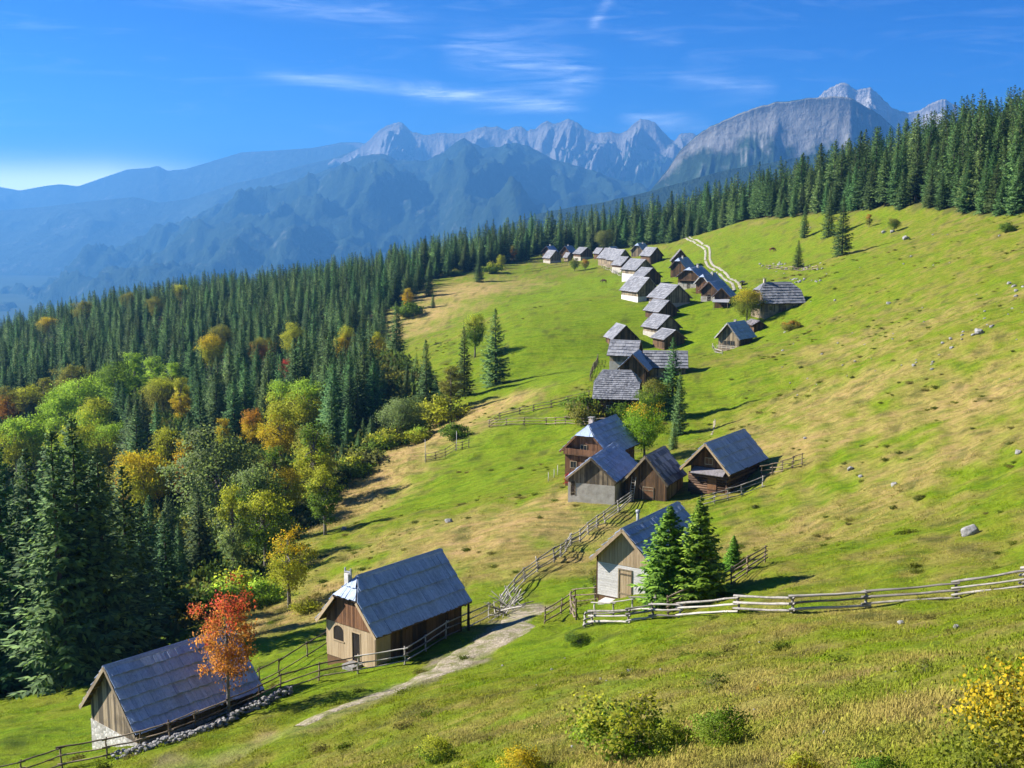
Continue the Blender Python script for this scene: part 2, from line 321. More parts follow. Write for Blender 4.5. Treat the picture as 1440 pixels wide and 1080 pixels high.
m_front = mountain_mat('forested_spur', 720, LIME, FOR, MEA)
m_right = mountain_mat('grey_dome_rock', 235, (0.29, 0.28, 0.255), FOR, (0.17, 0.155, 0.085), 0.45)
m_far = mountain_mat('distant_ridge', 700, LIME, (0.03, 0.045, 0.03), MEA)
FT = -660
range_('mountain_range', [(-200,290),(0,263),(28,268),(60,262),(85,259),(110,262),(150,248),(180,238),(210,236),(222,233),(235,240),(260,238),(300,226),(340,214),(380,212),(440,208),(480,200),(505,200),(560,212),(640,225),(700,240)], 16500, 15000, 2600, 2600, FT, 420, 3800, m_far, 360, 60, 2)
range_('mountain_range', [(-200,318),(0,296),(60,291),(120,284),(187,277),(225,285),(262,280),(300,268),(330,258),(370,249),(420,234),(470,222),(520,203),(560,206),(620,215),(700,230)], 13300, 12600, 1900, 2300, FT, 400, 2900, m_far, 320, 60, 5)
range_('mountain_range', [(440,240),(470,225),(505,208),(522,192),(533,183),(545,176),(562,172),(572,175),(580,183),(592,187),(615,188),(640,186),(660,182),(672,179),(700,177),(712,183),(725,180),(733,178),(742,184),(752,180),(762,173),(770,170),(778,176),(790,171),(800,169),(812,173),(820,180),(832,185),(850,188),(870,187),(885,181),(892,174),(900,169),(908,167),(916,170),(924,176),(935,187),(948,201),(955,192),(963,186),(975,188),(990,196),(1060,210),(1140,230)], 12800, 11500, 2600, 2600, FT, 520, 1900, m_rock, 640, 130, 8, 150, 0.66, 1.1, 230)
range_('mountain_range', [(1040,225),(1080,195),(1130,160),(1153,134),(1160,128),(1170,124),(1178,122),(1187,117),(1194,121),(1200,126),(1207,129),(1214,127),(1224,125),(1233,130),(1243,141),(1256,154),(1270,159),(1283,159),(1292,154),(1302,149),(1312,143),(1325,138),(1335,142),(1345,148),(1365,160),(1440,200),(1560,230)], 9300, 9000, 3300, 3000, FT, 420, 1700, m_rock2, 420, 110, 11, 150, 0.62, 1.6, 190)
range_('mountain_range', [(-250,540),(-100,490),(0,440),(60,402),(130,367),(200,336),(280,300),(340,275),(420,251),(470,236),(510,220),(535,215),(560,226),(600,226),(625,213),(640,200),(653,194),(664,201),(680,207),(703,206),(725,200),(745,206),(780,224),(830,240),(900,262),(1000,290)], 11500, 9500, 4800, 2500, FT, 480, 1700, m_front, 480, 90, 15, 60, 0.8, 0.8, 110)
range_('mountain_range', [(820,340),(880,300),(915,266),(940,236),(957,212),(978,192),(1000,179),(1020,169),(1040,160),(1060,153),(1078,149),(1090,144),(1105,143),(1122,140),(1140,139),(1160,138),(1178,137),(1192,139),(1210,147),(1225,154),(1240,165),(1255,178),(1275,193),(1300,205),(1360,222),(1440,240),(1560,260)], 5900, 5700, 1700, 2200, FT, 330, 1250, m_right, 560, 130, 21, 90, 0.66, 0.5, 120)
range_('mountain_foothill', [(520,420),(600,365),(690,325),(760,300),(850,284),(920,268),(980,251),(1030,238),(1080,229),(1130,220),(1180,211),(1225,209),(1260,214),(1320,226),(1440,245),(1560,260)], 4500, 4500, 2000, 1500, FT, 260, 900, m_front, 380, 70, 25, 30, 0.85)
vm, nt, out = new_mat('valley_floor')
pbsdf(nt, out, MIX(nt, N(nt, 'ShaderNodeTexNoise', {'Vector': N(nt, 'ShaderNodeNewGeometry').outputs['Position'], 'Scale': 0.004, 'Detail': 5}).outputs[0], (0.02, 0.035, 0.015), (0.07, 0.09, 0.03)), 0.95, 0.1)
n = 64; a = np.arange(n) / n * 2 * math.pi; rr = [0, 900, 3000, 12000, 19400]
V = np.vstack([np.c_[np.cos(a) * r, np.sin(a) * r, np.full(n, FT - 6.0 + (0 if r > 100 else 0))] for r in rr[1:]] + [[[0, 0, FT - 6.0]]])
F = [(k * n + i, k * n + (i + 1) % n, (k + 1) * n + (i + 1) % n, (k + 1) * n + i) for k in range(3) for i in range(n)]
me = bpy.data.meshes.new('valley_floor'); me.from_pydata(V.tolist(), [], F + [(4 * n, (i + 1) % n, i) [::-1] for i in range(n)]); me.materials.append(vm)
vo = link(bpy.data.objects.new('valley_floor', me)); vo['kind'] = 'structure'
# hillside under the alp, from the edge of the local ground down to the valley
n = 96; a = np.arange(n) / n * 2 * math.pi; V = []
for k, r in enumerate((1125, 1500, 2100, 3000)):
    x = np.sin(a) * r; y = np.cos(a) * r; z0 = ground(np.sin(a) * 1125, np.cos(a) * 1125) - 2
    q = (r - 1125) / (3000 - 1125); V.append(np.c_[x, y, z0 * (1 - q) ** 1.5 + (FT - 8) * (1 - (1 - q) ** 1.5) + fbm(x / 400, y / 400) * 40 * (0.2 < q < 0.9)])
me = mesh_np('lower_hillside', np.vstack(V), [(k * n + i, k * n + (i + 1) % n, (k + 1) * n + (i + 1) % n, (k + 1) * n + i) for k in range(3) for i in range(n)], [m_front])
lo = link(bpy.data.objects.new('lower_hillside', me)); lo['kind'] = 'structure'
# air
hm, nt, out = new_mat('haze_air')
pv = N(nt, 'ShaderNodeVolumePrincipled', {'Color': (0.14, 0.46, 1.0, 1), 'Density': 9.0e-5, 'Anisotropy': 0.3})
nt.links.new(pv.outputs[0], out.inputs['Volume'])
x0, x1, y0, y1, z0, z1 = -19800, 19800, -19800, 19800, FT - 9.0, 985
me = bpy.data.meshes.new('haze'); me.from_pydata([(x, y, z) for z in (z0, z1) for x, y in ((x0, y0), (x1, y0), (x1, y1), (x0, y1))], [], [(3, 2, 1, 0), (4, 5, 6, 7), (0, 1, 5, 4), (1, 2, 6, 5), (2, 3, 7, 6), (3, 0, 4, 7)]); me.materials.append(hm)
ho = link(bpy.data.objects.new('haze', me)); tag(ho, 'pale blue haze filling the valley air before the mountains', None, None, 'stuff')
# ------------------------------------------------------------------ materials
def wood_mat(name, dark, light, var=0.5, scale=1.0, axis='Z', rough=0.85, stain=(0.03, 0.022, 0.015), stain_amt=0.5):
    m, nt, out = new_mat(name)
    tc = N(nt, 'ShaderNodeTexCoord').outputs['Object']
    geo = N(nt, 'ShaderNodeNewGeometry'); ob = N(nt, 'ShaderNodeObjectInfo').outputs['Random']
    rnd = M(nt, 'FRACT', M(nt, 'ADD', geo.outputs['Random Per Island'], ob))
    pos = geo.outputs['Position']
    s = {'Z': (9, 9, 0.7), 'X': (0.7, 9, 9), 'Y': (9, 0.7, 9)}[axis]
    off = N(nt, 'ShaderNodeVectorMath', {0: pos, 1: N(nt, 'ShaderNodeCombineXYZ', {0: M(nt, 'MULTIPLY', rnd, 37.0), 2: M(nt, 'MULTIPLY', rnd, 19.0)}).outputs[0]}, operation='ADD').outputs[0]
    gr = N(nt, 'ShaderNodeTexNoise', {'Vector': N(nt, 'ShaderNodeMapping', {'Vector': off, 'Scale': tuple(v * scale for v in s)}).outputs[0], 'Scale': 1.0, 'Detail': 5, 'Roughness': 0.65}).outputs[0]
    big = N(nt, 'ShaderNodeTexNoise', {'Vector': pos, 'Scale': 0.9, 'Detail': 4, 'Roughness': 0.6}).outputs[0]
    f = M(nt, 'ADD', M(nt, 'MULTIPLY', M(nt, 'SUBTRACT', rnd, 0.5), var), gr)
    c = MIX(nt, RAMP(nt, f, [(0.25, 0), (0.75, 1)]), dark, light)
    c = MIX(nt, M(nt, 'MULTIPLY', RAMP(nt, big, [(0.48, 0), (0.72, 1)]), stain_amt), c, stain)
    bp = N(nt, 'ShaderNodeBump', {'Strength': 0.5, 'Distance': 0.03, 'Height': gr}).outputs[0]
    pbsdf(nt, out, c, rough, 0.25, bp); return m
W_ROOF = wood_mat('weathered_sky_tinted_roof_board', (0.25, 0.315, 0.44), (0.43, 0.52, 0.67), 0.26, 0.8, 'Z', 0.62, (0.10, 0.095, 0.09), 0.25)  # weathered grey boards, blue skylight of shaded roofs mixed into the colour
W_ROOFG = wood_mat('silver_roof_board', (0.125, 0.13, 0.145), (0.295, 0.30, 0.315), 0.45, 0.8, 'Z', 0.6, (0.12, 0.11, 0.1), 0.35)
W_ROOFM = wood_mat('dark_mossy_shade_roof_board', (0.11, 0.105, 0.12), (0.30, 0.275, 0.28), 0.9, 0.8, 'Z', 0.75, (0.05, 0.06, 0.03), 0.5)  # mossy boards; also the painted shade tone of a pent roof
W_DARK = wood_mat('dark_brown_timber', (0.045, 0.028, 0.016), (0.15, 0.085, 0.042), 0.6, 1.0, 'Z')
W_RED = wood_mat('red_brown_boarding', (0.085, 0.04, 0.02), (0.21, 0.105, 0.05), 0.5, 1.0, 'Z')
W_GREY = wood_mat('grey_weathered_boarding', (0.10, 0.08, 0.055), (0.30, 0.235, 0.15), 0.8, 1.0, 'Z', stain_amt=0.6)
W_PALE = wood_mat('fresh_pale_boarding', (0.30, 0.215, 0.125), (0.46, 0.355, 0.22), 0.35, 1.0, 'Z', stain_amt=0.08)
W_WHITE = wood_mat('whitewashed_boarding', (0.42, 0.40, 0.37), (0.62, 0.60, 0.57), 0.3, 1.0, 'Y', stain_amt=0.1)
W_LOG = wood_mat('dark_log', (0.05, 0.03, 0.02), (0.17, 0.10, 0.06), 0.6, 0.8, 'X')
W_FENCE = wood_mat('silvered_fence_pole', (0.16, 0.145, 0.125), (0.43, 0.40, 0.35), 0.8, 0.8, 'X', stain_amt=0.35)
W_FENCE2 = wood_mat('brown_fence_rail', (0.10, 0.075, 0.05), (0.29, 0.225, 0.155), 0.8, 0.8, 'X', stain_amt=0.4)
def simple_mat(name, a, b, scale, rough=0.9, bump=0.4, dist=0.05, det=6):
    m, nt, out = new_mat(name); p = N(nt, 'ShaderNodeNewGeometry').outputs['Position']
    n = N(nt, 'ShaderNodeTexNoise', {'Vector': p, 'Scale': scale, 'Detail': det, 'Roughness': 0.68}).outputs[0]
    pbsdf(nt, out, MIX(nt, RAMP(nt, n, [(0.3, 0), (0.7, 1)]), a, b), rough, 0.2, N(nt, 'ShaderNodeBump', {'Strength': bump, 'Distance': dist, 'Height': n}).outputs[0]); return m
M_PLASTER = simple_mat('lime_plaster', (0.28, 0.255, 0.215), (0.46, 0.43, 0.37), 1.6)
M_WHITEW = simple_mat('whitewashed_masonry', (0.42, 0.40, 0.36), (0.64, 0.62, 0.57), 2.0)
M_ROCK = simple_mat('limestone_rock', (0.12, 0.118, 0.11), (0.38, 0.37, 0.35), 2.6, 0.9, 0.8, 0.12)
M_DARKIN = simple_mat('painted_dark_interior', (0.012, 0.010, 0.008), (0.03, 0.024, 0.018), 3)  # near-black tone painting the unlit inside behind open doors and windows
M_GLASS, nt, out = new_mat('window_glass'); pbsdf(nt, out, (0.02, 0.025, 0.03), 0.12, 0.5)
M_METAL = simple_mat('galvanised_flue', (0.25, 0.26, 0.27), (0.42, 0.43, 0.44), 6, 0.45)
M_BRICK = simple_mat('chimney_masonry', (0.30, 0.24, 0.20), (0.55, 0.48, 0.42), 5)
M_BARK = simple_mat('spruce_bark', (0.045, 0.035, 0.028), (0.13, 0.10, 0.08), 5, 0.95, 0.7, 0.05)
M_BARKG = simple_mat('grey_bark', (0.07, 0.06, 0.05), (0.24, 0.22, 0.19), 6, 0.95, 0.6, 0.04)
M_STONEW, nt, out = new_mat('rubble_masonry')
p = N(nt, 'ShaderNodeNewGeometry').outputs['Position']
vo_ = N(nt, 'ShaderNodeTexVoronoi', {'Vector': p, 'Scale': 3.4}, feature='DISTANCE_TO_EDGE').outputs[0]
vc_ = N(nt, 'ShaderNodeSeparateColor', {0: N(nt, 'ShaderNodeTexVoronoi', {'Vector': p, 'Scale': 3.4}).outputs['Color']}).outputs[0]
pbsdf(nt, out, MIX(nt, RAMP(nt, vo_, [(0.02, 0), (0.09, 1)]), (0.30, 0.28, 0.24), MIX(nt, vc_, (0.28, 0.265, 0.235), (0.55, 0.53, 0.48))), 0.9, 0.2, N(nt, 'ShaderNodeBump', {'Strength': 0.8, 'Distance': 0.06, 'Height': vo_}).outputs[0])
def gravel_mat():
    m, nt, out = new_mat('limestone_gravel'); p = N(nt, 'ShaderNodeNewGeometry').outputs['Position']
    a = N(nt, 'ShaderNodeTexVoronoi', {'Vector': p, 'Scale': 9.0}); n = N(nt, 'ShaderNodeTexNoise', {'Vector': p, 'Scale': 1.1, 'Detail': 6, 'Roughness': 0.7}).outputs[0]
    v = N(nt, 'ShaderNodeSeparateColor', {0: a.outputs['Color']}).outputs[0]
    c = MIX(nt, v, (0.20, 0.165, 0.115), (0.39, 0.335, 0.25)); c = MIX(nt, RAMP(nt, n, [(0.42, 0), (0.60, 0.9)]), c, (0.13, 0.135, 0.04))
    pbsdf(nt, out, c, 0.95, 0.15, N(nt, 'ShaderNodeBump', {'Strength': 0.8, 'Distance': 0.05, 'Height': a.outputs['Distance']}).outputs[0]); return m
M_GRAVEL = gravel_mat()

# ------------------------------------------------------------------ mesh collector
BOXF = [(0, 3, 2, 1), (4, 5, 6, 7), (0, 1, 5, 4), (1, 2, 6, 5), (2, 3, 7, 6), (3, 0, 4, 7)]
class MB:
    def __init__(s): s.v = []; s.f = []; s.m = []
    def hexa(s, p, mi=0):
        b = len(s.v); s.v += [tuple(q) for q in p]; s.f += [tuple(b + i for i in f) for f in BOXF]; s.m += [mi] * 6; return s
    def box(s, x0, x1, y0, y1, z0, z1, mi=0):
        return s.hexa([(x0, y0, z0), (x1, y0, z0), (x1, y1, z0), (x0, y1, z0), (x0, y0, z1), (x1, y0, z1), (x1, y1, z1), (x0, y1, z1)], mi)
    def beam(s, a, b, w, h, mi=0, up=(0, 0, 1)):
        a = Vector(a); b = Vector(b); d = (b - a).normalized(); x = d.cross(Vector(up))
        if x.length < 1e-3: x = d.cross(Vector((1, 0, 0)))
        x.normalize(); y = x.cross(d); x *= w / 2; y *= h / 2
        return s.hexa([a - x - y, a + x - y, a + x + y, a - x + y, b - x - y, b + x - y, b + x + y, b - x + y], mi)
    def prism(s, poly, off, mi=0):          # polygon (3-D points) extruded by a vector
        n = len(poly); b = len(s.v); off = Vector(off); s.v += [tuple(p) for p in poly] + [tuple(Vector(p) + off) for p in poly]
        nrm = Vector((0, 0, 0))
        for i in range(n): nrm += Vector(poly[i]).cross(Vector(poly[(i + 1) % n]))
        fl = nrm.dot(off) > 0
        A = list(range(n)); F = [tuple(b + i for i in (A[::-1] if fl else A)), tuple(b + n + i for i in (A if fl else A[::-1]))]
        for i in range(n):
            q = (b + i, b + (i + 1) % n, b + n + (i + 1) % n, b + n + i); F.append(q if fl else q[::-1])
        s.f += F; s.m += [mi] * len(F); return s
    def tube(s, pts, rad, n=6, mi=0, cap=True):
        pts = [Vector(p) for p in pts]; b = len(s.v); k = len(pts)
        for i, p in enumerate(pts):
            d = (pts[min(i + 1, k - 1)] - pts[max(i - 1, 0)]).normalized(); x = d.cross(Vector((0.31, 0.2, 0.93)))
            if x.length < 1e-3: x = d.cross(Vector((1, 0, 0)))
            x.normalize(); y = d.cross(x); r = rad[i] if hasattr(rad, '__len__') else rad
            s.v += [tuple(p + (x * math.cos(2 * math.pi * j / n) + y * math.sin(2 * math.pi * j / n)) * r) for j in range(n)]
        for i in range(k - 1):
            for j in range(n): s.f.append((b + i * n + j, b + i * n + (j + 1) % n, b + (i + 1) * n + (j + 1) % n, b + (i + 1) * n + j)); s.m.append(mi)
        if cap: s.f += [tuple(b + j for j in range(n))[::-1], tuple(b + (k - 1) * n + j for j in range(n))]; s.m += [mi] * 2
        return s
    def mesh(s, name, mats, smooth=False):
        me = bpy.data.meshes.new(name); me.from_pydata(s.v, [], s.f)
        for m in (mats if isinstance(mats, (list, tuple)) else [mats]): me.materials.append(m)
        me.polygons.foreach_set('material_index', s.m)
        if smooth: me.polygons.foreach_set('use_smooth', [True] * len(s.f))
        me.update(); return me
    def obj(s, name, mats, parent=None, smooth=False):
        o = link(bpy.data.objects.new(name, s.mesh(name, mats, smooth))); o.parent = parent; return o
def empty(name, loc, rz=0.0):
    o = link(bpy.data.objects.new(name, None)); o.location = loc; o.rotation_euler = (0, 0, rz); o.empty_display_size = 0.3; return o
def child(name, me, parent, mtx=None):
    o = link(bpy.data.objects.new(name, me)); o.parent = parent
    if mtx is not None: o.matrix_basis = mtx
    return o
def clip(poly, a, b, c):                    # keep a*x+b*y<=c
    out = []
    for i in range(len(poly)):
        p, q = poly[i - 1], poly[i]; dp = a * p[0] + b * p[1] - c; dq = a * q[0] + b * q[1] - c
        if (dp <= 0) != (dq <= 0): t = dp / (dp - dq); out.append((p[0] + (q[0] - p[0]) * t, p[1] + (q[1] - p[1]) * t))
        if dq <= 0: out.append(q)
    return out
def clip_convex(rect, poly):
    ar = sum(poly[i - 1][0] * poly[i][1] - poly[i][0] * poly[i - 1][1] for i in range(len(poly)))
    pl = poly if ar > 0 else poly[::-1]; r = rect
    for i in range(len(pl)):
        p, q = pl[i - 1], pl[i]; a, b = q[1] - p[1], -(q[0] - p[0])
        r = clip(r, a, b, a * p[0] + b * p[1] + 1e-6)
        if len(r) < 3: return []
    return r
_unit = {}
def unit_box(mat):
    if mat.name not in _unit: _unit[mat.name] = MB().box(0, 1, 0, 1, 0, 1).mesh('plank', mat)
    return _unit[mat.name]
def lay_boards(parent, poly, org, ex, et, en, courses, bw, th, mat, single, name='plank', lap=0.14, lift=0.11, jit=0.035, gap=0.008, rnd=None, wavy=0.018):
    """roof boards laid in lapped courses over a convex polygon given in (x, t); single = each its own object"""
    rnd = rnd or random; ex, et, en, org = Vector(ex), Vector(et), Vector(en), Vector(org)
    ts = [p[1] for p in poly]; xs = [p[0] for p in poly]; t0, t1 = min(ts), max(ts); x0, x1 = min(xs), max(xs)
    mb = MB(); cl = (t1 - t0) / courses
    for k in range(courses):
        a = t0 + k * cl - (lap if k else 0); b = t0 + (k + 1) * cl; x = x0
        while x < x1 - 0.02:
            w = bw * rnd.uniform(0.75, 1.25)
            if x + w > x1 - bw * 0.4: w = x1 - x
            bb = b + rnd.uniform(-jit, jit) - (jit if k == courses - 1 else 0)
            rect = [(x + gap / 2, a), (x + w - gap / 2, a), (x + w - gap / 2, bb), (x + gap / 2, bb)]
            r = clip_convex(rect, poly); x += w
            if len(r) < 3: continue
            full = len(r) == 4 and abs(sum(r[i - 1][0] * r[i][1] - r[i][0] * r[i - 1][1] for i in range(4)) / 2) > 0.995 * (w - gap) * min(bb - a, 1e9)
            dz = rnd.uniform(0, 0.012) + wavy * math.sin(x * 1.3 + k); tl = lift * rnd.uniform(0.8, 1.3) / (bb - a)
            if single and full:
                e2 = (et + en * tl).normalized(); e3 = ex.cross(e2)
                if e3.dot(en) < 0: e3 = -e3
                o = org + ex * rect[0][0] + et * a + en * dz
                mtx = Matrix(((ex.x * (w - gap), e2.x * (bb - a), e3.x * th, o.x), (ex.y * (w - gap), e2.y * (bb - a), e3.y * th, o.y), (ex.z * (w - gap), e2.z * (bb - a), e3.z * th, o.z), (0, 0, 0, 1)))
                child(name, unit_box(mat), parent, mtx); continue
            tgt = MB() if single else mb
            tgt.prism([org + ex * px + et * pt + en * (dz + tl * (pt - a)) for px, pt in r], en * th)
            if single: tgt.obj(name, mat, parent)
    if not single and mb.f: mb.obj('roof_boards' if name == 'plank' else name, mat, parent)['kind'] = 'stuff'
def wall_boards(parent, poly, org, ey, ez, en, bw, th, mat, single, name='board', horiz=False, holes=(), rnd=random, gap=0.012):
    """upright (or level) boards over a convex wall polygon given in (y, z); holes = rectangles left open"""
    ey, ez, en, org = Vector(ey), Vector(ez), Vector(en), Vector(org); mb = MB()
    a0 = min(p[1 if horiz else 0] for p in poly); a1 = max(p[1 if horiz else 0] for p in poly); o0 = min(p[0 if horiz else 1] for p in poly); o1 = max(p[0 if horiz else 1] for p in poly)
    a = a0
    cuts = sorted({h[i] for h in holes for i in ((2, 3) if horiz else (0, 1))})
    while a < a1 - 0.01:
        w = bw * rnd.uniform(0.8, 1.2)
        for c in cuts:
            if a + 0.03 < c < a + w + 0.05: w = c - a
        w = min(w, a1 - a); segs = [(o0, o1)]
        for h in holes:
            hx0, hx1, hz0, hz1 = h; lo, hi, q0, q1 = (hz0, hz1, hx0, hx1) if horiz else (hx0, hx1, hz0, hz1)
            if a + w / 2 > lo and a + w / 2 < hi:
                ns = []
                for s0, s1 in segs:
                    if q0 > s0: ns.append((s0, min(s1, q0)))
                    if q1 < s1: ns.append((max(s0, q1), s1))
                segs = ns
        for s0, s1 in segs:
            if s1 - s0 < 0.02: continue
            g = gap / 2
            rect = [(s0, a + g), (s1, a + g), (s1, a + w - g), (s0, a + w - g)] if horiz else [(a + g, s0), (a + w - g, s0), (a + w - g, s1), (a + g, s1)]
            r = clip_convex(rect, poly)
            if len(r) < 3: continue
            pts = [org + ey * p[0] + ez * p[1] + en * rnd.uniform(0, 0.008) for p in r]
            tgt = MB() if single else mb
            tgt.prism(pts, en * th)
            if single: tgt.obj(name, mat, parent)
        a += w
    if not single and mb.f: mb.obj('boarding', mat, parent)['kind'] = 'stuff'

# ------------------------------------------------------------------ huts
def hut(label, x, y, th, L, W, he, hr, z=None, hip0=None, hip1=None, ou=0.45, ov=0.55, courses=4, bw=0.24, roof=None, near=0, side=-1,
        wall=None, gable=None, base=None, hb=0.6, base_mat=None, group=None, name='alpine_hut', cat='hut', front=True, gboard=0.2, extra=None, barge=None, seed=1, both=True):
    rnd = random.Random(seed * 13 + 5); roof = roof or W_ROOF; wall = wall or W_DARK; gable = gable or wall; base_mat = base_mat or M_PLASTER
    if z is None: z = gz(x, y)
    t = empty(name, (x, y, z), th); tag(t, label, cat, group or 'shingle roofed huts of the alpine village')
    hw = W / 2; S = math.hypot(hw, hr - he); sn, cs = (hr - he) / S, hw / S
    h0, z0 = hip0 or (0, hr); h1, z1 = hip1 or (0, hr)
    th0, th1 = (hr - z0) / (hr - he) * S, (hr - z1) / (hr - he) * S
    poly = [(-L / 2 + h0, 0), (L / 2 - h1, 0)] + ([(L / 2, th1)] if h1 else []) + [(L / 2, S), (-L / 2, S)] + ([(-L / 2, th0)] if h0 else [])
    tk = 0.07; rm = MB(); fr = {}
    for s in (-1, 1):
        et = Vector((0, s * cs, -sn)); en = Vector((0, s * sn, cs)); fr[s] = (et, en)
        rm.prism([Vector((0, 0, hr)) + Vector((1, 0, 0)) * a + et * b - en * tk for a, b in poly], en * (tk - 0.004))
    hips = []
    for sg, hd, zh in ((-1, h0, z0), (1, h1, z1)):
        if not hd: continue
        wd = hw * (hr - zh) / (hr - he); A = Vector((sg * (L / 2 - hd), 0, hr)); B = Vector((sg * L / 2, -wd, zh)); Cc = Vector((sg * L / 2, wd, zh))
        nn = (B - A).cross(Cc - A).normalized(); nn = nn if nn.z > 0 else -nn
        rm.prism([A - nn * tk, B - nn * tk, Cc - nn * tk], nn * (tk - 0.004)); hips.append((A, B, Cc, nn))
    ro = rm.obj('roof', W_DARK, t)
    for s in (-1, 1):
        et, en = fr[s]
        lay_boards(ro, poly, (0, 0, hr), (1, 0, 0), et, en, courses, bw, 0.03, roof, near and s == side, rnd=rnd)
    for A, B, Cc, nn in hips:
        mid = (B + Cc) / 2; et = (mid - A).normalized(); ex = (Cc - B).normalized(); Sl = (mid - A).length; hwid = (Cc - B).length / 2
        lay_boards(ro, [(0, 0), (hwid, Sl), (-hwid, Sl)], A, ex, et, nn, 1 if Sl < 1.6 else 2, bw, 0.03, roof, bool(near), rnd=rnd)
    # ridge boards, verge boards
    rb = MB()
    for s in (-1, 1):
        et, en = fr[s]; o = Vector((0, 0, hr)) + en * 0.075 - et * 0.02
        rb.hexa([o + Vector((a, 0, 0)) + et * b + en * c for c in (0, 0.03) for a, b in ((-L / 2 + h0 - 0.03, 0), (L / 2 - h1 + 0.03, 0), (L / 2 - h1 + 0.03, 0.2), (-L / 2 + h0 - 0.03, 0.2))])
    rb.obj('ridge_board', roof, ro)
    for sg, thh in ((-1, th0), (1, th1)):
        for s in (-1, 1):
            et, en = fr[s]; p0 = Vector((sg * (L / 2 + 0.012), 0, hr)) + et * max(thh, 0.02); p1 = Vector((sg * (L / 2 + 0.012), 0, hr)) + et * S
            MB().prism([p0 - en * 0.16, p1 - en * 0.16, p1 + en * 0.05, p0 + en * 0.05], (sg * 0.03, 0, 0)).obj('verge_board', barge or wall, ro)
    # walls
    xf, xb = -(L / 2 - ou), L / 2 - ou; wy = hw - ov; zw = hr - (hr - he) * wy / hw - 0.1
    zt = min(hr, z0, z1) - 0.12; yt = hw * (hr - zt) / (hr - he) - 0.12 * hw / S
    prof = [(-wy, -1.8), (wy, -1.8), (wy, zw), (max(0.05, yt), zt), (-max(0.05, yt), zt), (-wy, zw)]
    core = MB().prism([(xf, a, b) for a, b in prof], (xb - xf, 0, 0)).obj('wall', wall, t)
    if base:
        MB().box(xf - 0.06, xb + 0.06, -wy - 0.06, wy + 0.06, -1.9, hb).obj('stone_base', base_mat, t)
    gp = [(-wy, hb if base else 0.0), (wy, hb if base else 0.0), (wy, zw), (max(0.05, yt), zt), (-max(0.05, yt), zt), (-wy, zw)]
    ctx = dict(t=t, ro=ro, xf=xf, xb=xb, wy=wy, zw=zw, gp=gp, fr=fr, S=S, rnd=rnd, he=he, hr=hr, hw=hw, L=L, W=W, core=core, hb=hb, roof=roof, z=z, poly=poly)
    if front == True:
        wall_boards(core, gp, (xf - 0.003, 0, 0), (0, 1, 0), (0, 0, 1), (-1, 0, 0), gboard, 0.03, gable, near > 0, rnd=rnd)
        wall_boards(core, gp, (xb + 0.003, 0, 0), (0, 1, 0), (0, 0, 1), (1, 0, 0), gboard * 1.5, 0.03, gable, False, rnd=rnd)
    for s in (-1, 1):
        wall_boards(core, [(xf, hb if base else 0.0), (xb, hb if base else 0.0), (xb, zw), (xf, zw)], (0, s * (wy + 0.003), 0), (1, 0, 0), (0, 0, 1), (0, s, 0), gboard * 1.4, 0.03, wall, False, rnd=rnd)
    if extra: extra(ctx)
    return t
def opening(c, kind, y0, y1, z0, z1, face='front', mat=None, frame=None, arch=False):
    """door or window set in a wall: flat panel, near-black to paint an unlit inside, or leaf with frame pieces standing proud"""
    t, xf, wy = c['t'], c['xf'], c['wy']
    if face == 'front': P = lambda a, b, d: (xf - 0.04 - d, a, b)
    elif face == 'back': P = lambda a, b, d: (c['xb'] + 0.04 + d, a, b)
    else: sgn = -1 if face == 'left' else 1; P = lambda a, b, d: (a, sgn * (wy + 0.04 + d), b)
    def bx(a0, a1, b0, b1, d0, d1, nm, m, par):
        pts = [P(a0, b0, d0), P(a1, b0, d0), P(a1, b1, d0), P(a0, b1, d0)]; off = Vector(P(a0, b0, d1)) - Vector(P(a0, b0, d0))
        return MB().prism(pts, off).obj(nm, m, par)
    o = bx(y0, y1, z0, z1, 0.0, 0.012 if kind == 'window' else 0.02, kind, mat or (M_GLASS if kind == 'window' else W_DARK), t)
    fm = frame or W_GREY; k = 0.07
    bx(y0 - k, y0, z0 - (k if kind == 'window' else 0), z1 + k, 0, 0.05, 'frame', fm, o); bx(y1, y1 + k, z0 - (k if kind == 'window' else 0), z1 + k, 0, 0.05, 'frame', fm, o)
    bx(y0, y1, z1, z1 + k, 0, 0.05, 'frame', fm, o)
    if kind == 'window':
        bx(y0, y1, z0 - k, z0, 0, 0.07, 'sill', fm, o)
        if y1 - y0 > 0.5: bx((y0 + y1) / 2 - 0.02, (y0 + y1) / 2 + 0.02, z0, z1, 0.014, 0.035, 'glazing_bar', fm, o)
    elif mat is not M_DARKIN:
        bx(y0 + 0.02, y1 - 0.02, z0 + 0.25, z0 + 0.33, 0.021, 0.05, 'brace', fm, o); bx(y0 + 0.02, y1 - 0.02, z1 - 0.33, z1 - 0.25, 0.021, 0.05, 'brace', fm, o)
    return o
def chimney(c, x, yy, w=0.45, h=1.0, mat=None, cap=True):
    zc = c['hr'] - abs(yy) / c['hw'] * (c['hr'] - c['he']); m = MB().box(x - w / 2, x + w / 2, yy - w / 2, yy + w / 2, zc - 0.5, zc + h)
    o = m.obj('chimney', mat or M_BRICK, c['t'])
    if cap:
        for dx in (-1, 1):
            for dy in (-1, 1): MB().box(x + dx * w * .4 - .03, x + dx * w * .4 + .03, yy + dy * w * .4 - .03, yy + dy * w * .4 + .03, zc + h, zc + h + .22).obj('cap_post', M_BRICK, o)
        MB().box(x - w * .65, x + w * .65, yy - w * .65, yy + w * .65, zc + h + .22, zc + h + .28).obj('cap_slab', M_ROCK, o)
    return o
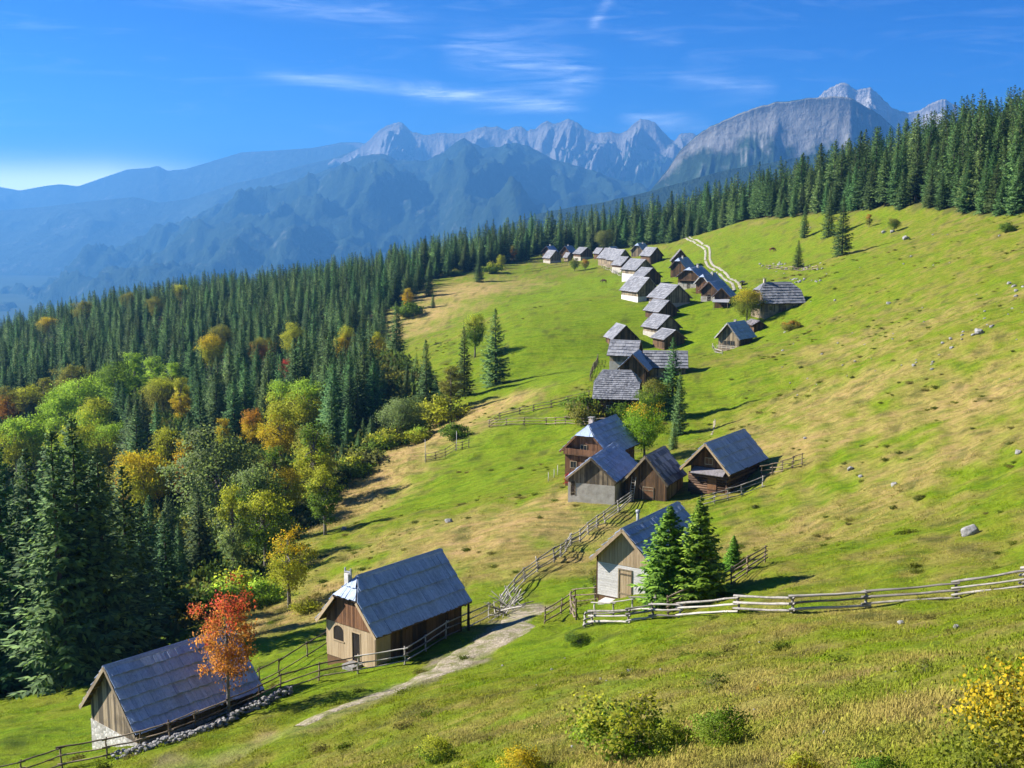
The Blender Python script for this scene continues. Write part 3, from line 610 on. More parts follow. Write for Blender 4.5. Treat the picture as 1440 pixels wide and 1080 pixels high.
# ------------------------------------------------------------------ the huts nearest the camera
def exA(c):
    t = c['t']; xf, wy = c['xf'], c['wy']
    # rubble stone lower wall is the base; loose roof slats under the far verge
    for k in range(5):
        et, en = c['fr'][1]; o = Vector((-c['L'] / 2 + 0.1, 0, c['hr'])) + et * (c['S'] * (0.35 + 0.15 * k)) - en * 0.1
        MB().beam(o, o + Vector((0.55, 0, 0)), 0.07, 0.07).obj('purlin', W_GREY, c['ro'])
hut('long weathered hut with blue-grey plank roof behind the red rowan', -20.14, 68.3, R(48), 8.65, 6.06, 2.43, 5.69, z=-31.6, courses=6, bw=0.215, near=1, wall=W_GREY, gable=W_GREY, base=True, hb=1.75, base_mat=M_STONEW, gboard=0.26, extra=exA, barge=W_GREY, seed=1)
def exB(c):
    t = c['t']; xf, wy, zw = c['xf'], c['wy'], c['zw']; z0 = c['hb'] * 0
    gp = c['gp']; lowz = 2.18
    wall_boards(c['core'], [(-wy, -0.2), (wy, -0.2), (wy, lowz), (-wy, lowz)], (xf - 0.003, 0, 0), (0, 1, 0), (0, 0, 1), (-1, 0, 0), 0.26, 0.035, W_PALE, True, holes=[(0.62, 1.58, 1.0, 2.0), (-0.92, -0.2, -0.05, 1.85)], rnd=c['rnd'])
    up = [(-wy, lowz + 0.02), (wy, lowz + 0.02)] + [p for p in gp[2:]]
    up = [(a, max(b, lowz + 0.02)) for a, b in up]
    hull = [(-wy + 0.1, lowz + 0.02), (wy - 0.1, lowz + 0.02), gp[3], gp[4]]
    wall_boards(c['core'], hull, (xf - 0.003, 0, 0), (0, 1, 0), (0, 0, 1), (-1, 0, 0), 0.2, 0.075, W_RED, True, rnd=c['rnd'])
    w = MB().prism([(xf - 0.008, a, b) for a, b in ((0.62, 1.0), (1.58, 1.0), (1.58, 2.0), (0.62, 2.0))], (-0.006, 0, 0)).obj('window', M_DARKIN, t)
    w['label'] = 'arched open window in the pale boarding'
    # arched head cut from two corner pieces
    for sg in (-1, 1):
        cx = 1.10; q = [(cx + sg * 0.48, 2.0)] + [(cx + sg * 0.48 * math.cos(a), 1.62 + 0.38 * math.sin(a)) for a in np.linspace(0, math.pi / 2, 7)]
        MB().prism([(xf - 0.014, a, b) for a, b in q], (-0.03, 0, 0)).obj('arch_piece', W_PALE, w)
    MB().box(xf - 0.09, xf - 0.01, 0.56, 1.64, 0.93, 1.0).obj('sill', W_PALE, w)
    d = MB().prism([(xf - 0.008, a, b) for a, b in ((-0.92, -0.05), (-0.2, -0.05), (-0.2, 1.85), (-0.92, 1.85))], (-0.006, 0, 0)).obj('door', M_DARKIN, t); d['label'] = 'dark open doorway'
    for a, b in ((-0.99, -0.92), (-0.2, -0.13)): MB().box(xf - 0.07, xf - 0.01, a, b, -0.05, 1.92).obj('frame', W_PALE, d)
    MB().box(xf - 0.07, xf - 0.01, -0.92, -0.2, 1.85, 1.92).obj('frame', W_PALE, d)
    MB().box(xf - 0.9, xf - 0.05, -1.1, -0.1, -0.5, -0.08).obj('doorstep', M_ROCK, t)
    # pale return of the boarding on the long side, dark timber behind it
    wall_boards(c['core'], [(xf - 0.02, -0.2), (xf + 1.3, -0.2), (xf + 1.3, zw), (xf - 0.02, zw)], (0, -wy - 0.036, 0), (1, 0, 0), (0, 0, 1), (0, -1, 0), 0.26, 0.03, W_PALE, True, rnd=c['rnd'])
    for k in range(4): MB().beam((c['xb'] - 0.1 - 1.9 * k, -wy - 0.5, c['he'] - 0.1), (c['xb'] - 0.1 - 1.9 * k, -wy, zw - 0.05), 0.09, 0.11).obj('rafter', W_DARK, c['ro'])
    MB().box(c['xb'] + 0.35, c['xb'] + 0.47, -wy - 0.35, -wy - 0.23, -0.6, c['he'] - 0.1).obj('post', W_DARK, t)
    et, en = c['fr'][1]; o = Vector((c['poly'][0][0] - 0.35, 0.5, c['hr'] - 0.15))
    ch = MB().box(o.x - .18, o.x + .18, o.y - .18, o.y + .18, o.z - 0.7, o.z + 0.35).obj('chimney', M_WHITEW, t)
    for sx_ in (-1, 1): MB().box(o.x - 0.05, o.x + 0.05, o.y + sx_ * .26 - .03, o.y + sx_ * .26 + .03, o.z + 0.05, o.z + 0.7).obj('cap_post', M_METAL, ch)
    MB().box(o.x - .06, o.x + .06, o.y - .3, o.y + .3, o.z + .42, o.z + .48).obj('cap_bar', M_METAL, ch)
hut('hut with half-hipped blue-grey roof and open doorway beside the gravel track', -7.84, 78.1, R(50.7), 9.12, 5.64, 2.09, 5.35, z=-29.25, hip0=(1.15, 4.1), courses=4, bw=0.19, near=1, wall=W_DARK, gable=W_RED, gboard=0.22, front=False, extra=exB, barge=W_PALE, seed=2)
def exC(c):
    t = c['t']; xf, wy, zw = c['xf'], c['wy'], c['zw']; gp = c['gp']; lz = 2.35
    wall_boards(c['core'], [(-wy, 0.0), (wy, 0.0), (wy, lz), (-wy, lz)], (xf - 0.003, 0, 0), (0, 1, 0), (0, 0, 1), (-1, 0, 0), 0.17, 0.035, W_WHITE, True, horiz=True, holes=[(-0.5, 0.42, 0.0, 2.05)], rnd=c['rnd'])
    wall_boards(c['core'], [(-wy, lz + .02), (wy, lz + .02), gp[2], gp[3], gp[4], gp[5]], (xf - 0.003, 0, 0), (0, 1, 0), (0, 0, 1), (-1, 0, 0), 0.24, 0.05, W_PALE, True, rnd=c['rnd'])
    d = MB().box(xf - 0.03, xf - 0.008, -0.5, 0.42, 0.0, 2.05).obj('door', W_PALE, t)
    wall_boards(d, [(-0.5, 0.0), (0.42, 0.0), (0.42, 2.05), (-0.5, 2.05)], (xf - 0.032, 0, 0), (0, 1, 0), (0, 0, 1), (-1, 0, 0), 0.2, 0.02, W_PALE, True, rnd=c['rnd'])
    for b in (0.35, 1.72): MB().box(xf - 0.085, xf - 0.055, -0.48, 0.40, b, b + 0.1).obj('brace', W_GREY, d)
    for a, b in ((-0.58, -0.5), (0.42, 0.5)): MB().box(xf - 0.09, xf - 0.03, a, b, 0, 2.13).obj('frame', W_GREY, d)
    MB().box(xf - 0.09, xf - 0.03, -0.5, 0.42, 2.05, 2.13).obj('frame', W_GREY, d)
    MB().box(xf - 0.02, xf + 0.2, wy - 0.03, wy + 0.12, -0.3, zw).obj('corner_post', W_DARK, t)
    MB().box(xf - 1.1, xf - 0.02, -1.2, 1.5, -1.2, -0.12).obj('plinth', M_WHITEW, t)
    f = MB().tube([(-1.9, 0.1, c['hr'] - 0.2), (-1.9, 0.1, c['hr'] + 0.65)], 0.1, 10).obj('flue_pipe', M_METAL, t, True)
    MB().tube([(-1.9, 0.1, c['hr'] + 0.6), (-1.9, 0.1, c['hr'] + 0.78)], 0.16, 10).obj('flue_cap', M_METAL, f, True)
hut('hut with whitewashed plank front and pale gable behind the young spruces', 9.84, 83.0, R(57), 8.85, 4.91, 2.6, 5.05, z=-26.87, courses=5, bw=0.2, near=1, wall=W_DARK, gable=W_PALE, front=False, extra=exC, barge=W_PALE, seed=3, ov=0.35, ou=0.55)
def exD(c):
    t = c['t']; xf, wy, zw = c['xf'], c['wy'], c['zw']; gp = c['gp']
    for k in range(9):                      # log courses of the shaded front
        zc = 0.12 + k * 0.24
        MB().tube([(xf - 0.03, -wy - 0.25, zc), (xf - 0.03, 0, zc + c['rnd'].uniform(-.02, .02)), (xf - 0.03, wy + 0.25, zc)], 0.135, 8).obj('log', W_LOG, c['core'], True)
    for k in range(9):
        zc = 0.22 + k * 0.24
        MB().tube([(xf - 0.3, -wy - 0.03, zc), (c['xb'] + 0.3, -wy - 0.03, zc)], 0.13, 8).obj('log', W_LOG, c['core'], True)
    wall_boards(c['core'], [(-wy, 2.9), (wy, 2.9), gp[3], gp[4]], (xf - 0.01, 0, 0), (0, 1, 0), (0, 0, 1), (-1, 0, 0), 0.2, 0.03, W_RED, True, rnd=c['rnd'])
    MB().prism([(xf - 1.0, -wy + 0.1, 2.25), (xf - 1.0, wy - 0.4, 2.25), (xf - 0.1, wy - 0.4, 2.75), (xf - 0.1, -wy + 0.1, 2.75)], (0, 0, 0.06)).obj('pent_roof', W_ROOFM, t)  # darker boards put the shade of the roof overhang into its colour
    opening(c, 'window', -0.35, 0.45, 3.2, 3.8, mat=W_RED, frame=W_PALE)['label'] = 'orange-brown wooden hatch in the gable'
    d = MB().box(xf - 0.22, xf - 0.17, -0.9, 0.1, 0.1, 1.9).obj('door', W_RED, t)
    MB().box(xf - 0.25, xf - 0.221, -0.85, 0.05, 0.5, 0.6).obj('brace', W_DARK, d)
    for k in range(3): MB().beam((c['xf'] + 0.6 + k * 3, -wy - 0.1, zw - 0.6), (c['xf'] + 0.6 + k * 3, -c['hw'] + 0.06, c['he'] - 0.02), 0.12, 0.12).obj('strut', W_GREY, c['ro'])
    MB().box(xf - 0.1, c['xb'], -c['hw'] + 0.2, -wy - 0.25, -1.2, 0.05).obj('stone_footing', M_STONEW, t)
hut('dark log hut with wide blue plank roof nearest the hillside fence end', 22.59, 125.7, R(55.1), 9.69, 5.68, 2.55, 5.54, z=-29.99, courses=4, bw=0.4, wall=W_DARK, front=False, extra=exD, barge=W_PALE, seed=4, ou=1.15, ov=0.75)
def exE1(c):
    opening(c, 'door', -1.9, -1.0, 0.0, 1.9, mat=W_RED); opening(c, 'window', -0.1, 0.6, 3.1, 3.7); opening(c, 'window', 1.2, 1.9, 1.0, 1.7)
    chimney(c, -1.2, 0.6, 0.5, 0.9)
    MB().box(c['xf'] - 0.5, c['xf'] - 0.06, -c['wy'], c['wy'], 2.55, 2.64).obj('balcony_floor', W_DARK, c['t'])
    wall_boards(c['core'], [(-c['wy'], 2.64), (c['wy'], 2.64), (c['wy'], 3.3), (-c['wy'], 3.3)], (c['xf'] - 0.48, 0, 0), (0, 1, 0), (0, 0, 1), (-1, 0, 0), 0.16, 0.03, W_RED, False, rnd=c['rnd'])
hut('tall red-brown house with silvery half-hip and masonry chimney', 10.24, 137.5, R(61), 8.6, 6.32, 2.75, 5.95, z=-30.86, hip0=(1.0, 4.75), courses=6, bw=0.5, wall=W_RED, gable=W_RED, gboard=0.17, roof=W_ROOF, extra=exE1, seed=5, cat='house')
def exE2(c):
    opening(c, 'door', 2.0 - 0.2, 2.2, 0.0, 1.5, mat=W_DARK)
hut('low barn with brown boarded gable and cream plastered base', 9.86, 128.1, R(69.4), 9.2, 5.6, 1.75, 4.2, z=-30.6, courses=5, bw=0.55, wall=W_GREY, gable=W_GREY, base=True, hb=1.35, base_mat=M_PLASTER, gboard=0.17, extra=exE2, seed=6, ov=0.3, ou=0.3, name='wooden_barn', cat='barn')
def exE3(c):
    t = c['t']; xf, wy = c['xf'], c['wy']
    opening(c, 'door', -0.8, 0.3, 0.0, 1.3, mat=W_RED)
    # lean-to roof carried down on the uphill side
    MB().prism([(-2.9, c['hw'] - 0.3, c['he'] + 0.12), (2.6, c['hw'] - 0.3, c['he'] + 0.12), (2.6, c['hw'] + 1.9, c['he'] - 0.75), (-2.9, c['hw'] + 1.9, c['he'] - 0.75)], (0, 0.03, 0.08)).obj('lean_to_roof', W_ROOFG, t)
    for xx in (-2.6, 2.3): MB().tube([(xx, c['hw'] + 1.6, -1.4), (xx, c['hw'] + 1.6, c['he'] - 0.68)], 0.08, 6).obj('post', W_GREY, t)
    for k in range(3): MB().box(-2.7, 2.4, c['hw'] + 1.55, c['hw'] + 1.6, -0.6 + k * 0.5, -0.35 + k * 0.5).obj('board', W_GREY, c['core'])
hut('small mossy hut with dark boarded gable and leaning ladder', 15.19, 125.7, R(63), 5.88, 5.09, 1.75, 4.7, z=-30.75, courses=5, bw=0.42, roof=W_ROOFM, wall=W_GREY, gable=W_DARK, gboard=0.18, extra=exE3, seed=7, ov=0.3, ou=0.4)
# ladder against it
lx, ly = -2.62, 1.35
ld = empty('ladder', (15.19, 125.7, -30.75), R(63)); tag(ld, 'grey wooden ladder leaning on the small mossy hut', 'ladder')
for dy in (-0.22, 0.22): MB().beam((lx - 0.75, ly + dy, -0.25), (lx, ly + dy, 2.3), 0.06, 0.05).obj('rail', W_FENCE, ld)
for k in range(8):
    q = 0.1 + k / 9.0; MB().beam((lx - 0.75 + 0.75 * q, ly - 0.22, -0.25 + 2.55 * q), (lx - 0.75 + 0.75 * q, ly + 0.22, -0.25 + 2.55 * q), 0.04, 0.04).obj('rung', W_FENCE, ld)
# ------------------------------------------------------------------ middle of the village
def exF(c):
    opening(c, 'window', -1.4, -0.7, 0.7, 1.5, 'left', frame=M_WHITEW); opening(c, 'window', 0.4, 1.1, 0.7, 1.5, 'left', frame=M_WHITEW); opening(c, 'door', -2.6, -1.8, 0.0, 1.9, 'left', mat=W_RED)
hut('broad house with mottled grey shingle roof above the yellow-topped maple', 16.19, 183.0, R(-9.5), 7.0, 8.04, 2.5, 6.46, z=-31.78, hip0=(1.15, 4.6), hip1=(1.45, 4.6), courses=14, bw=0.3, roof=W_ROOFG, wall=W_DARK, seed=8, extra=exF, ov=0.8, cat='house')
hut('hut with striped silver roof left of the spruce, below another gable', 20.17, 213.5, R(-18.3), 5.5, 5.43, 1.7, 4.25, z=-28.45, courses=5, bw=0.5, roof=W_ROOFG, wall=W_GREY, seed=9, base=True, hb=0.7)
hut('long low hut with striped silver roof partly hidden by the tall spruce', 26.18, 205.0, R(-5.1), 7.6, 5.6, 1.3, 3.95, z=-29.0, courses=6, bw=0.5, roof=W_ROOFG, wall=W_GREY, seed=10)
def exH(c):
    for k in range(3): opening(c, 'window', -1.3 + k * 0.9, -0.6 + k * 0.9, 1.0, 1.8)
    MB().box(c['xf'] - 0.9, c['xf'] - 0.06, -c['wy'], c['wy'], -1.0, 0.12).obj('terrace', W_GREY, c['t'])
    chimney(c, 0.6, 0.5, 0.45, 0.7)
    for k in range(2): MB().box(c['xf'] - 0.88, c['xf'] - 0.84, -c['wy'], c['wy'], 0.45 + k * 0.35, 0.55 + k * 0.35).obj('rail', W_FENCE, c['t'])
hut('lone chalet with dark veranda front standing right of the footpath', 45.65, 245.5, R(50), 7.0, 5.9, 2.2, 5.5, z=-29.49, courses=5, bw=0.5, wall=W_DARK, gable=W_GREY, seed=13, extra=exH, barge=W_FENCE, cat='chalet', ou=0.8)
def exI(c):
    chimney(c, -3.0, 0.0, 0.5, 0.7); opening(c, 'window', -3.4, -2.7, 0.5, 1.2, 'left'); opening(c, 'door', -0.5, 0.4, 0, 1.3, 'left'); opening(c, 'window', 2.0, 2.7, 0.5, 1.2, 'left')
    w = opening(c, 'window', -0.7, 0.7, 2.4, 3.6, mat=W_RED); w['label'] = 'orange boarded panel in the gable'
    MB().prism([(c['xf'] - 1.6, -3.6, 1.5), (c['xf'] - 1.6, 3.0, 1.5), (c['xf'] - 0.05, 3.0, 2.3), (c['xf'] - 0.05, -3.6, 2.3)], (0, 0, 0.08)).obj('porch_roof', W_ROOFG, c['t'])
hut('large farmhouse with striped silver hipped roof alone on the right slope', 58.0, 264.5, R(12), 9.6, 9.0, 1.75, 6.1, z=-23.3, hip0=(1.7, 4.4), hip1=(1.7, 4.4), courses=8, bw=0.6, roof=W_ROOFG, wall=W_GREY, seed=14, extra=exI, cat='farmhouse', ov=0.7)
# ------------------------------------------------------------------ far rows: gable foot pixel, ridge pixel row, eave row, gable width in pixels
def far(label, bx, by, apex, eave, wpx, L, th, roof, wall, seed, base=False, extra=None, hip=None, dz=0.0, **kw):
    gx_, gy_ = at(bx, by); s = gy_ / FPX; u = (math.cos(th), math.sin(th)); v0 = math.atan2(gy_, gx_)
    cosv = abs(math.cos(th - v0)); W = wpx * s / max(0.55, cosv); hr = (by - apex) * s * 1.03; he = min(hr - W * 0.28, (by - eave) * s * 1.03); he = max(he, 1.0)
    hut(label, gx_ + u[0] * L / 2, gy_ + u[1] * L / 2, th, L, W, he, hr, z=gz(gx_, gy_) + dz, courses=7, bw=0.4, roof=roof, wall=wall, seed=seed, base=base, base_mat=M_WHITEW if seed in (35, 37) else M_PLASTER, hb=he * 0.5, side=1, extra=extra, hip0=(0.9, hr - 0.32 * (hr - he)) if hip else None, gboard=0.3, **kw)
K, G, Dk = R(116), W_ROOFG, W_DARK
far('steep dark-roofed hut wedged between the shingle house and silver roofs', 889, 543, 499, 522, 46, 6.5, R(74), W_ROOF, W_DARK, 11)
far('hut with sunlit white roof edge peeping over the striped silver roof', 880, 492, 459, 478, 38, 6.5, R(104), W_ROOFG, W_DARK, 12)
far('grey hut above the long silver roof, with white plastered left wall', 942, 473, 445, 463, 36, 7, K, G, W_GREY, 31, True)
far('small hut just behind the tall spruce tip', 950, 489, 465, 478, 34, 5.5, K, G, Dk, 32)
far('small dark-gabled hut between the pale-gabled hut and the white-walled one', 941, 449, 424, 440, 30, 7, K, G, Dk, 33)
far('hut with bright sunlit roof and pale boarded gable in mid village', 954, 432, 402, 421, 40, 8, K, G, W_GREY, 34, True)
def exK5(c): opening(c, 'door', -0.6, 0.5, 0, 1.5, mat=M_DARKIN)
far('wide hut with patched grey roof and white wall at the meadow edge', 913, 423, 392, 412, 34, 9, K, G, W_GREY, 35, True, exK5)
far('narrow dark-gabled hut tucked behind the patched grey roof', 918, 401, 378, 391, 28, 7, K, G, Dk, 36)
far('large grey hut with long white side wall high in the left row', 908, 391, 366, 381, 29, 10, K, G, W_GREY, 37, True)
far('slim hut with pale roof leaning against the large white-walled hut', 884, 379, 362, 374, 22, 8, K, G, Dk, 38, True)
far('silver-roofed hut, second from the wooden lean-to in the upper row', 879, 373, 352, 367, 24, 9, K, G, W_GREY, 39)
far('silver-roofed hut with open lean-to at the head of the left row', 866, 372, 351, 365, 24, 9, K, G, W_GREY, 40)
far('grey-roofed barn with dark gable standing apart near the forest edge', 924, 369, 349, 361, 20, 8, K, G, Dk, 41)
RT = R(60)
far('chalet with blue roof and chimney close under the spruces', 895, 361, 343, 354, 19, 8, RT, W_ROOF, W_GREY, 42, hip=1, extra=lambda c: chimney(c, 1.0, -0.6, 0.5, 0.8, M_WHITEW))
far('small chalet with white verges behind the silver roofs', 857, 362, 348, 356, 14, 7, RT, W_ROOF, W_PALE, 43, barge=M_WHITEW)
far('tiny barn below the pale poplar', 848, 363, 350, 358, 12, 6, K, G, Dk, 44)
far('grey barn with white corner beside two round little trees', 826, 365, 349, 358, 20, 8, K, G, Dk, 45, True)
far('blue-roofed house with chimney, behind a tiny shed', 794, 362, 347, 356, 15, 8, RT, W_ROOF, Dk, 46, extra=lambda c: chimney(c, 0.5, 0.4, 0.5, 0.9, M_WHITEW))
far('tiny pale-roofed shed before the blue-roofed house', 802, 367, 356, 363, 9, 4.5, K, G, W_GREY, 47, cat='shed', name='garden_shed')
far('leftmost grey-roofed hut of the village with white wall', 782, 370, 353, 364, 18, 8, K, G, W_GREY, 48, True)
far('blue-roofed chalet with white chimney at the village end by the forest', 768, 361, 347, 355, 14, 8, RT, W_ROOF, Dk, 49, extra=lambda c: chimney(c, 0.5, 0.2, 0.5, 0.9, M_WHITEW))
far('dark steep gable at the top of the right row', 957, 383, 353, 369, 28, 7, R(85), W_ROOFM, Dk, 50)
far('chalet with tiny white half-hip and white chimney in the right row', 952, 389, 364, 378, 24, 9, RT, W_ROOF, Dk, 51, hip=1, extra=lambda c: (chimney(c, -1.0, -0.4, 0.5, 0.9, M_WHITEW), opening(c, 'window', -1.2, -0.5, 0.6, 1.2)))
def exR3(c):
    chimney(c, 0.8, -0.5, 0.55, 0.9, M_WHITEW); opening(c, 'window', -1.6, -0.7, 0.5, 1.3); opening(c, 'window', 0.5, 1.4, 0.5, 1.3); opening(c, 'door', -0.4, 0.3, 0, 1.6)
    MB().box(c['xf'] - 0.6, c['xf'] - 0.06, -c['wy'], c['wy'], 2.2, 2.3).obj('balcony_floor', Dk, c['t'])
far('big chalet with grey half-hip and white ground floor', 967, 406, 377, 391, 34, 10, RT, W_ROOF, Dk, 52, True, exR3, hip=1)
far('chalet with red-brown gable and white verge boards', 986, 413, 387, 400, 22, 10, RT, W_ROOF, W_RED, 53, hip=1, barge=M_WHITEW, extra=lambda c: chimney(c, 1.2, -0.5, 0.55, 0.9, M_WHITEW))
far('chalet with dark balcony and pale ground floor beside the red-brown gable', 996, 424, 397, 411, 28, 9, RT, W_ROOF, Dk, 54, extra=lambda c: (opening(c, 'door', -0.4, 0.4, 0, 1.7, mat=M_DARKIN), opening(c, 'window', 0.9, 1.5, 0.6, 1.3)), base=True)
def exR6(c):
    MB().prism([(c['xf'] - 1.5, -c['wy'] - 0.3, 1.5), (c['xf'] - 1.5, c['wy'] + 0.3, 1.5), (c['xf'] - 0.05, c['wy'] + 0.3, 2.1), (c['xf'] - 0.05, -c['wy'] - 0.3, 2.1)], (0, 0, 0.08)).obj('pent_roof', W_ROOFG, c['t'])
    for a in (-1, 1): MB().box(c['xf'] - 1.4, c['xf'] - 1.28, a * c['wy'] - 0.06, a * c['wy'] + 0.06, -1, 1.5).obj('post', W_GREY, c['t'])
far('dark hut with pale pent roof across its gable, left of the yellowing tree', 1014, 434, 406, 419, 26, 8, R(70), W_ROOF, Dk, 55, extra=exR6)
far('low dark shed hidden behind the yellowing tree', 1068, 465, 452, 461, 20, 5, R(100), W_ROOFM, Dk, 56, cat='shed', name='low_shed')
far('tiny dark box-like shed beside the end of the white track', 1043, 403, 396, 401, 7, 3, R(75), W_ROOFM, Dk, 57, cat='shed', name='low_shed')
# ------------------------------------------------------------------ trees
def leaf_mat(name, base, tip, trans=0.35, obj_col=False, rough=0.75, nscale=0.9, zc=0.5, vr=(0.68, 0.85)):
    m, nt, out = new_mat(name)
    geo = N(nt, 'ShaderNodeNewGeometry'); oi = N(nt, 'ShaderNodeObjectInfo'); rp = geo.outputs['Random Per Island']
    n = N(nt, 'ShaderNodeTexNoise', {'Vector': geo.outputs['Position'], 'Scale': nscale, 'Detail': 3}).outputs[0]
    if obj_col:
        gz_ = N(nt, 'ShaderNodeSeparateXYZ', {0: N(nt, 'ShaderNodeTexCoord').outputs['Generated']}).outputs[2]
        t2 = N(nt, 'ShaderNodeAttribute', attribute_type='OBJECT', attribute_name='tint2')
        thr = N(nt, 'ShaderNodeAttribute', attribute_type='OBJECT', attribute_name='tint_from').outputs['Fac']
        f = M(nt, 'ADD', M(nt, 'ADD', M(nt, 'MULTIPLY', M(nt, 'SUBTRACT', gz_, thr), 2.6), M(nt, 'MULTIPLY', M(nt, 'SUBTRACT', n, 0.5), 1.8)), M(nt, 'MULTIPLY', M(nt, 'SUBTRACT', rp, 0.5), 0.8))
        c = MIX(nt, RAMP(nt, f, [(0.0, 0), (0.3, 1)]), oi.outputs['Color'], t2.outputs['Color'])
    else:
        c = MIX(nt, RAMP(nt, M(nt, 'ADD', M(nt, 'MULTIPLY', rp, 0.6), M(nt, 'MULTIPLY', n, 0.6)), [(0.3, 0), (0.95, 1)]), base, tip)
        c = N(nt, 'ShaderNodeHueSaturation', {'Hue': M(nt, 'ADD', 0.47, M(nt, 'MULTIPLY', M(nt, 'FRACT', M(nt, 'MULTIPLY', oi.outputs['Random'], 7.3)), 0.06)), 'Value': M(nt, 'ADD', vr[0], M(nt, 'MULTIPLY', oi.outputs['Random'], vr[1])), 'Color': c}).outputs[0]
    c = N(nt, 'ShaderNodeVectorMath', {0: c, 3: M(nt, 'ADD', 0.62, M(nt, 'MULTIPLY', rp, 0.76))}, operation='SCALE').outputs[0]
    # leaves present themselves outwards: shading normal leans from the crown's axis
    oc = N(nt, 'ShaderNodeVectorMath', {0: N(nt, 'ShaderNodeTexCoord').outputs['Object'], 1: (1, 1, 0)}, operation='MULTIPLY').outputs[0]
    oc = N(nt, 'ShaderNodeVectorMath', {0: N(nt, 'ShaderNodeVectorMath', {0: oc}, operation='NORMALIZE').outputs[0], 1: (0, 0, zc)}, operation='ADD').outputs[0]
    ow = N(nt, 'ShaderNodeVectorTransform', {0: oc}, vector_type='VECTOR', convert_from='OBJECT', convert_to='WORLD').outputs[0]
    ow = N(nt, 'ShaderNodeVectorMath', {0: ow}, operation='NORMALIZE').outputs[0]
    nn = N(nt, 'ShaderNodeVectorMath', {0: N(nt, 'ShaderNodeVectorMath', {0: N(nt, 'ShaderNodeVectorMath', {0: geo.outputs['Normal'], 3: 0.75}, operation='SCALE').outputs[0], 1: ow}, operation='ADD').outputs[0]}, operation='NORMALIZE').outputs[0]
    d = N(nt, 'ShaderNodeBsdfPrincipled', {'Base Color': c, 'Roughness': rough, 'Specular IOR Level': 0.18, 'Normal': nn})
    tr = N(nt, 'ShaderNodeBsdfTranslucent', {'Color': N(nt, 'ShaderNodeVectorMath', {0: c, 1: (1.2, 1.25, 0.7)}, operation='MULTIPLY').outputs[0]})
    nt.links.new(N(nt, 'ShaderNodeMixShader', {0: trans, 1: d.outputs[0], 2: tr.outputs[0]}).outputs[0], out.inputs[0]); return m
M_NEEDLE = leaf_mat('spruce_needles', (0.046, 0.100, 0.040), (0.140, 0.225, 0.066), 0.34)
M_NEEDLEY = leaf_mat('young_spruce_needles', (0.09, 0.19, 0.018), (0.21, 0.33, 0.03), 0.35, vr=(0.95, 0.2))
M_LEAF = leaf_mat('broad_leaves', None, None, 0.48, True)
def quads_to_mesh(name, Q, mats, extra=None):
    """Q: (n,4,3) array of leaf faces, plus an optional MB carrying wood as second material"""
    n = len(Q); V = Q.reshape(-1, 3); F = np.arange(n * 4).reshape(n, 4)
    me = mesh_np(name, V, F, mats, smooth_=False); return me
def spruce_faces(H, Wd, cb, nw, nb, ns, seed, sp=0.17):
    r = np.random.default_rng(seed); out = []
    for k in range(nw):
        q = k / (nw - 1); z = H * (cb + (0.985 - cb) * q ** 0.92); ln = Wd * H * (1 - q) ** 0.88 * (1.0 if q > 0.08 else 0.8) + 0.012 * H
        for j in range(max(3, int(nb * (1 - 0.45 * q)))):
            a = (j + r.uniform(-0.42, 0.42)) / max(3, int(nb * (1 - 0.45 * q))) * 2 * math.pi + k * 2.4; l = ln * r.uniform(0.62, 1.18)
            up0 = -0.28 + 0.95 * q + r.uniform(-0.12, 0.12); d = np.array([math.cos(a), math.sin(a), 0]); sd_ = np.array([-math.sin(a), math.cos(a), 0])
            m_ = max(2, int(ns * (1 - 0.55 * q)))
            s = (np.arange(m_) + r.uniform(0, 0.6, m_)) / m_ * 0.86 + 0.14
            ax = np.array([0, 0, z + r.uniform(-.2, .2)]) + d * (l * s)[:, None] + np.array([0, 0, 1]) * (l * (up0 * s - 0.18 * s * (1 - s) + 0.12 * s ** 3))[:, None]
            for side in (-1, 1):
                ll = l * (0.16 + 0.30 * (1 - s)) * r.uniform(0.7, 1.25, m_) + 0.12
                dr = d[None] * r.uniform(0.45, 0.9, m_)[:, None] + sd_[None] * side * r.uniform(0.5, 0.95, m_)[:, None] + np.array([0, 0, 1])[None] * r.uniform(-0.65, 0.1, m_)[:, None]
                dr /= np.linalg.norm(dr, axis=1)[:, None]
                wv = np.cross(dr, np.array([0, 0, 1.0]) + r.normal(0, 0.35, (m_, 3))); wv /= np.linalg.norm(wv, axis=1)[:, None] + 1e-6
                hw_ = (sp * r.uniform(0.7, 1.3, m_) * (0.55 + 0.06 * l))[:, None]
                b = ax; e = ax + dr * ll[:, None]; mid = ax + dr * (ll * 0.45)[:, None]
                out.append(np.stack([b, mid - wv * hw_, e, mid + wv * hw_], 1))
            # hanging twigs and tip
            e = ax[-1] + d * 0.1 * l
            out.append(np.array([[ax[-1], ax[-1] + sd_ * sp * 0.8 + d * 0.06 * l, e + d * 0.12 * l, ax[-1] - sd_ * sp * 0.8 + d * 0.06 * l]]))
    top = np.array([0, 0, H])
    for a in range(4):
        v = np.array([math.cos(a * 1.57), math.sin(a * 1.57), 0]) * 0.16
        out.append(np.array([[top - [0, 0, 1.1], top - [0, 0, .7] + v, top, top - [0, 0, .7] - v]]))
    return np.concatenate(out)
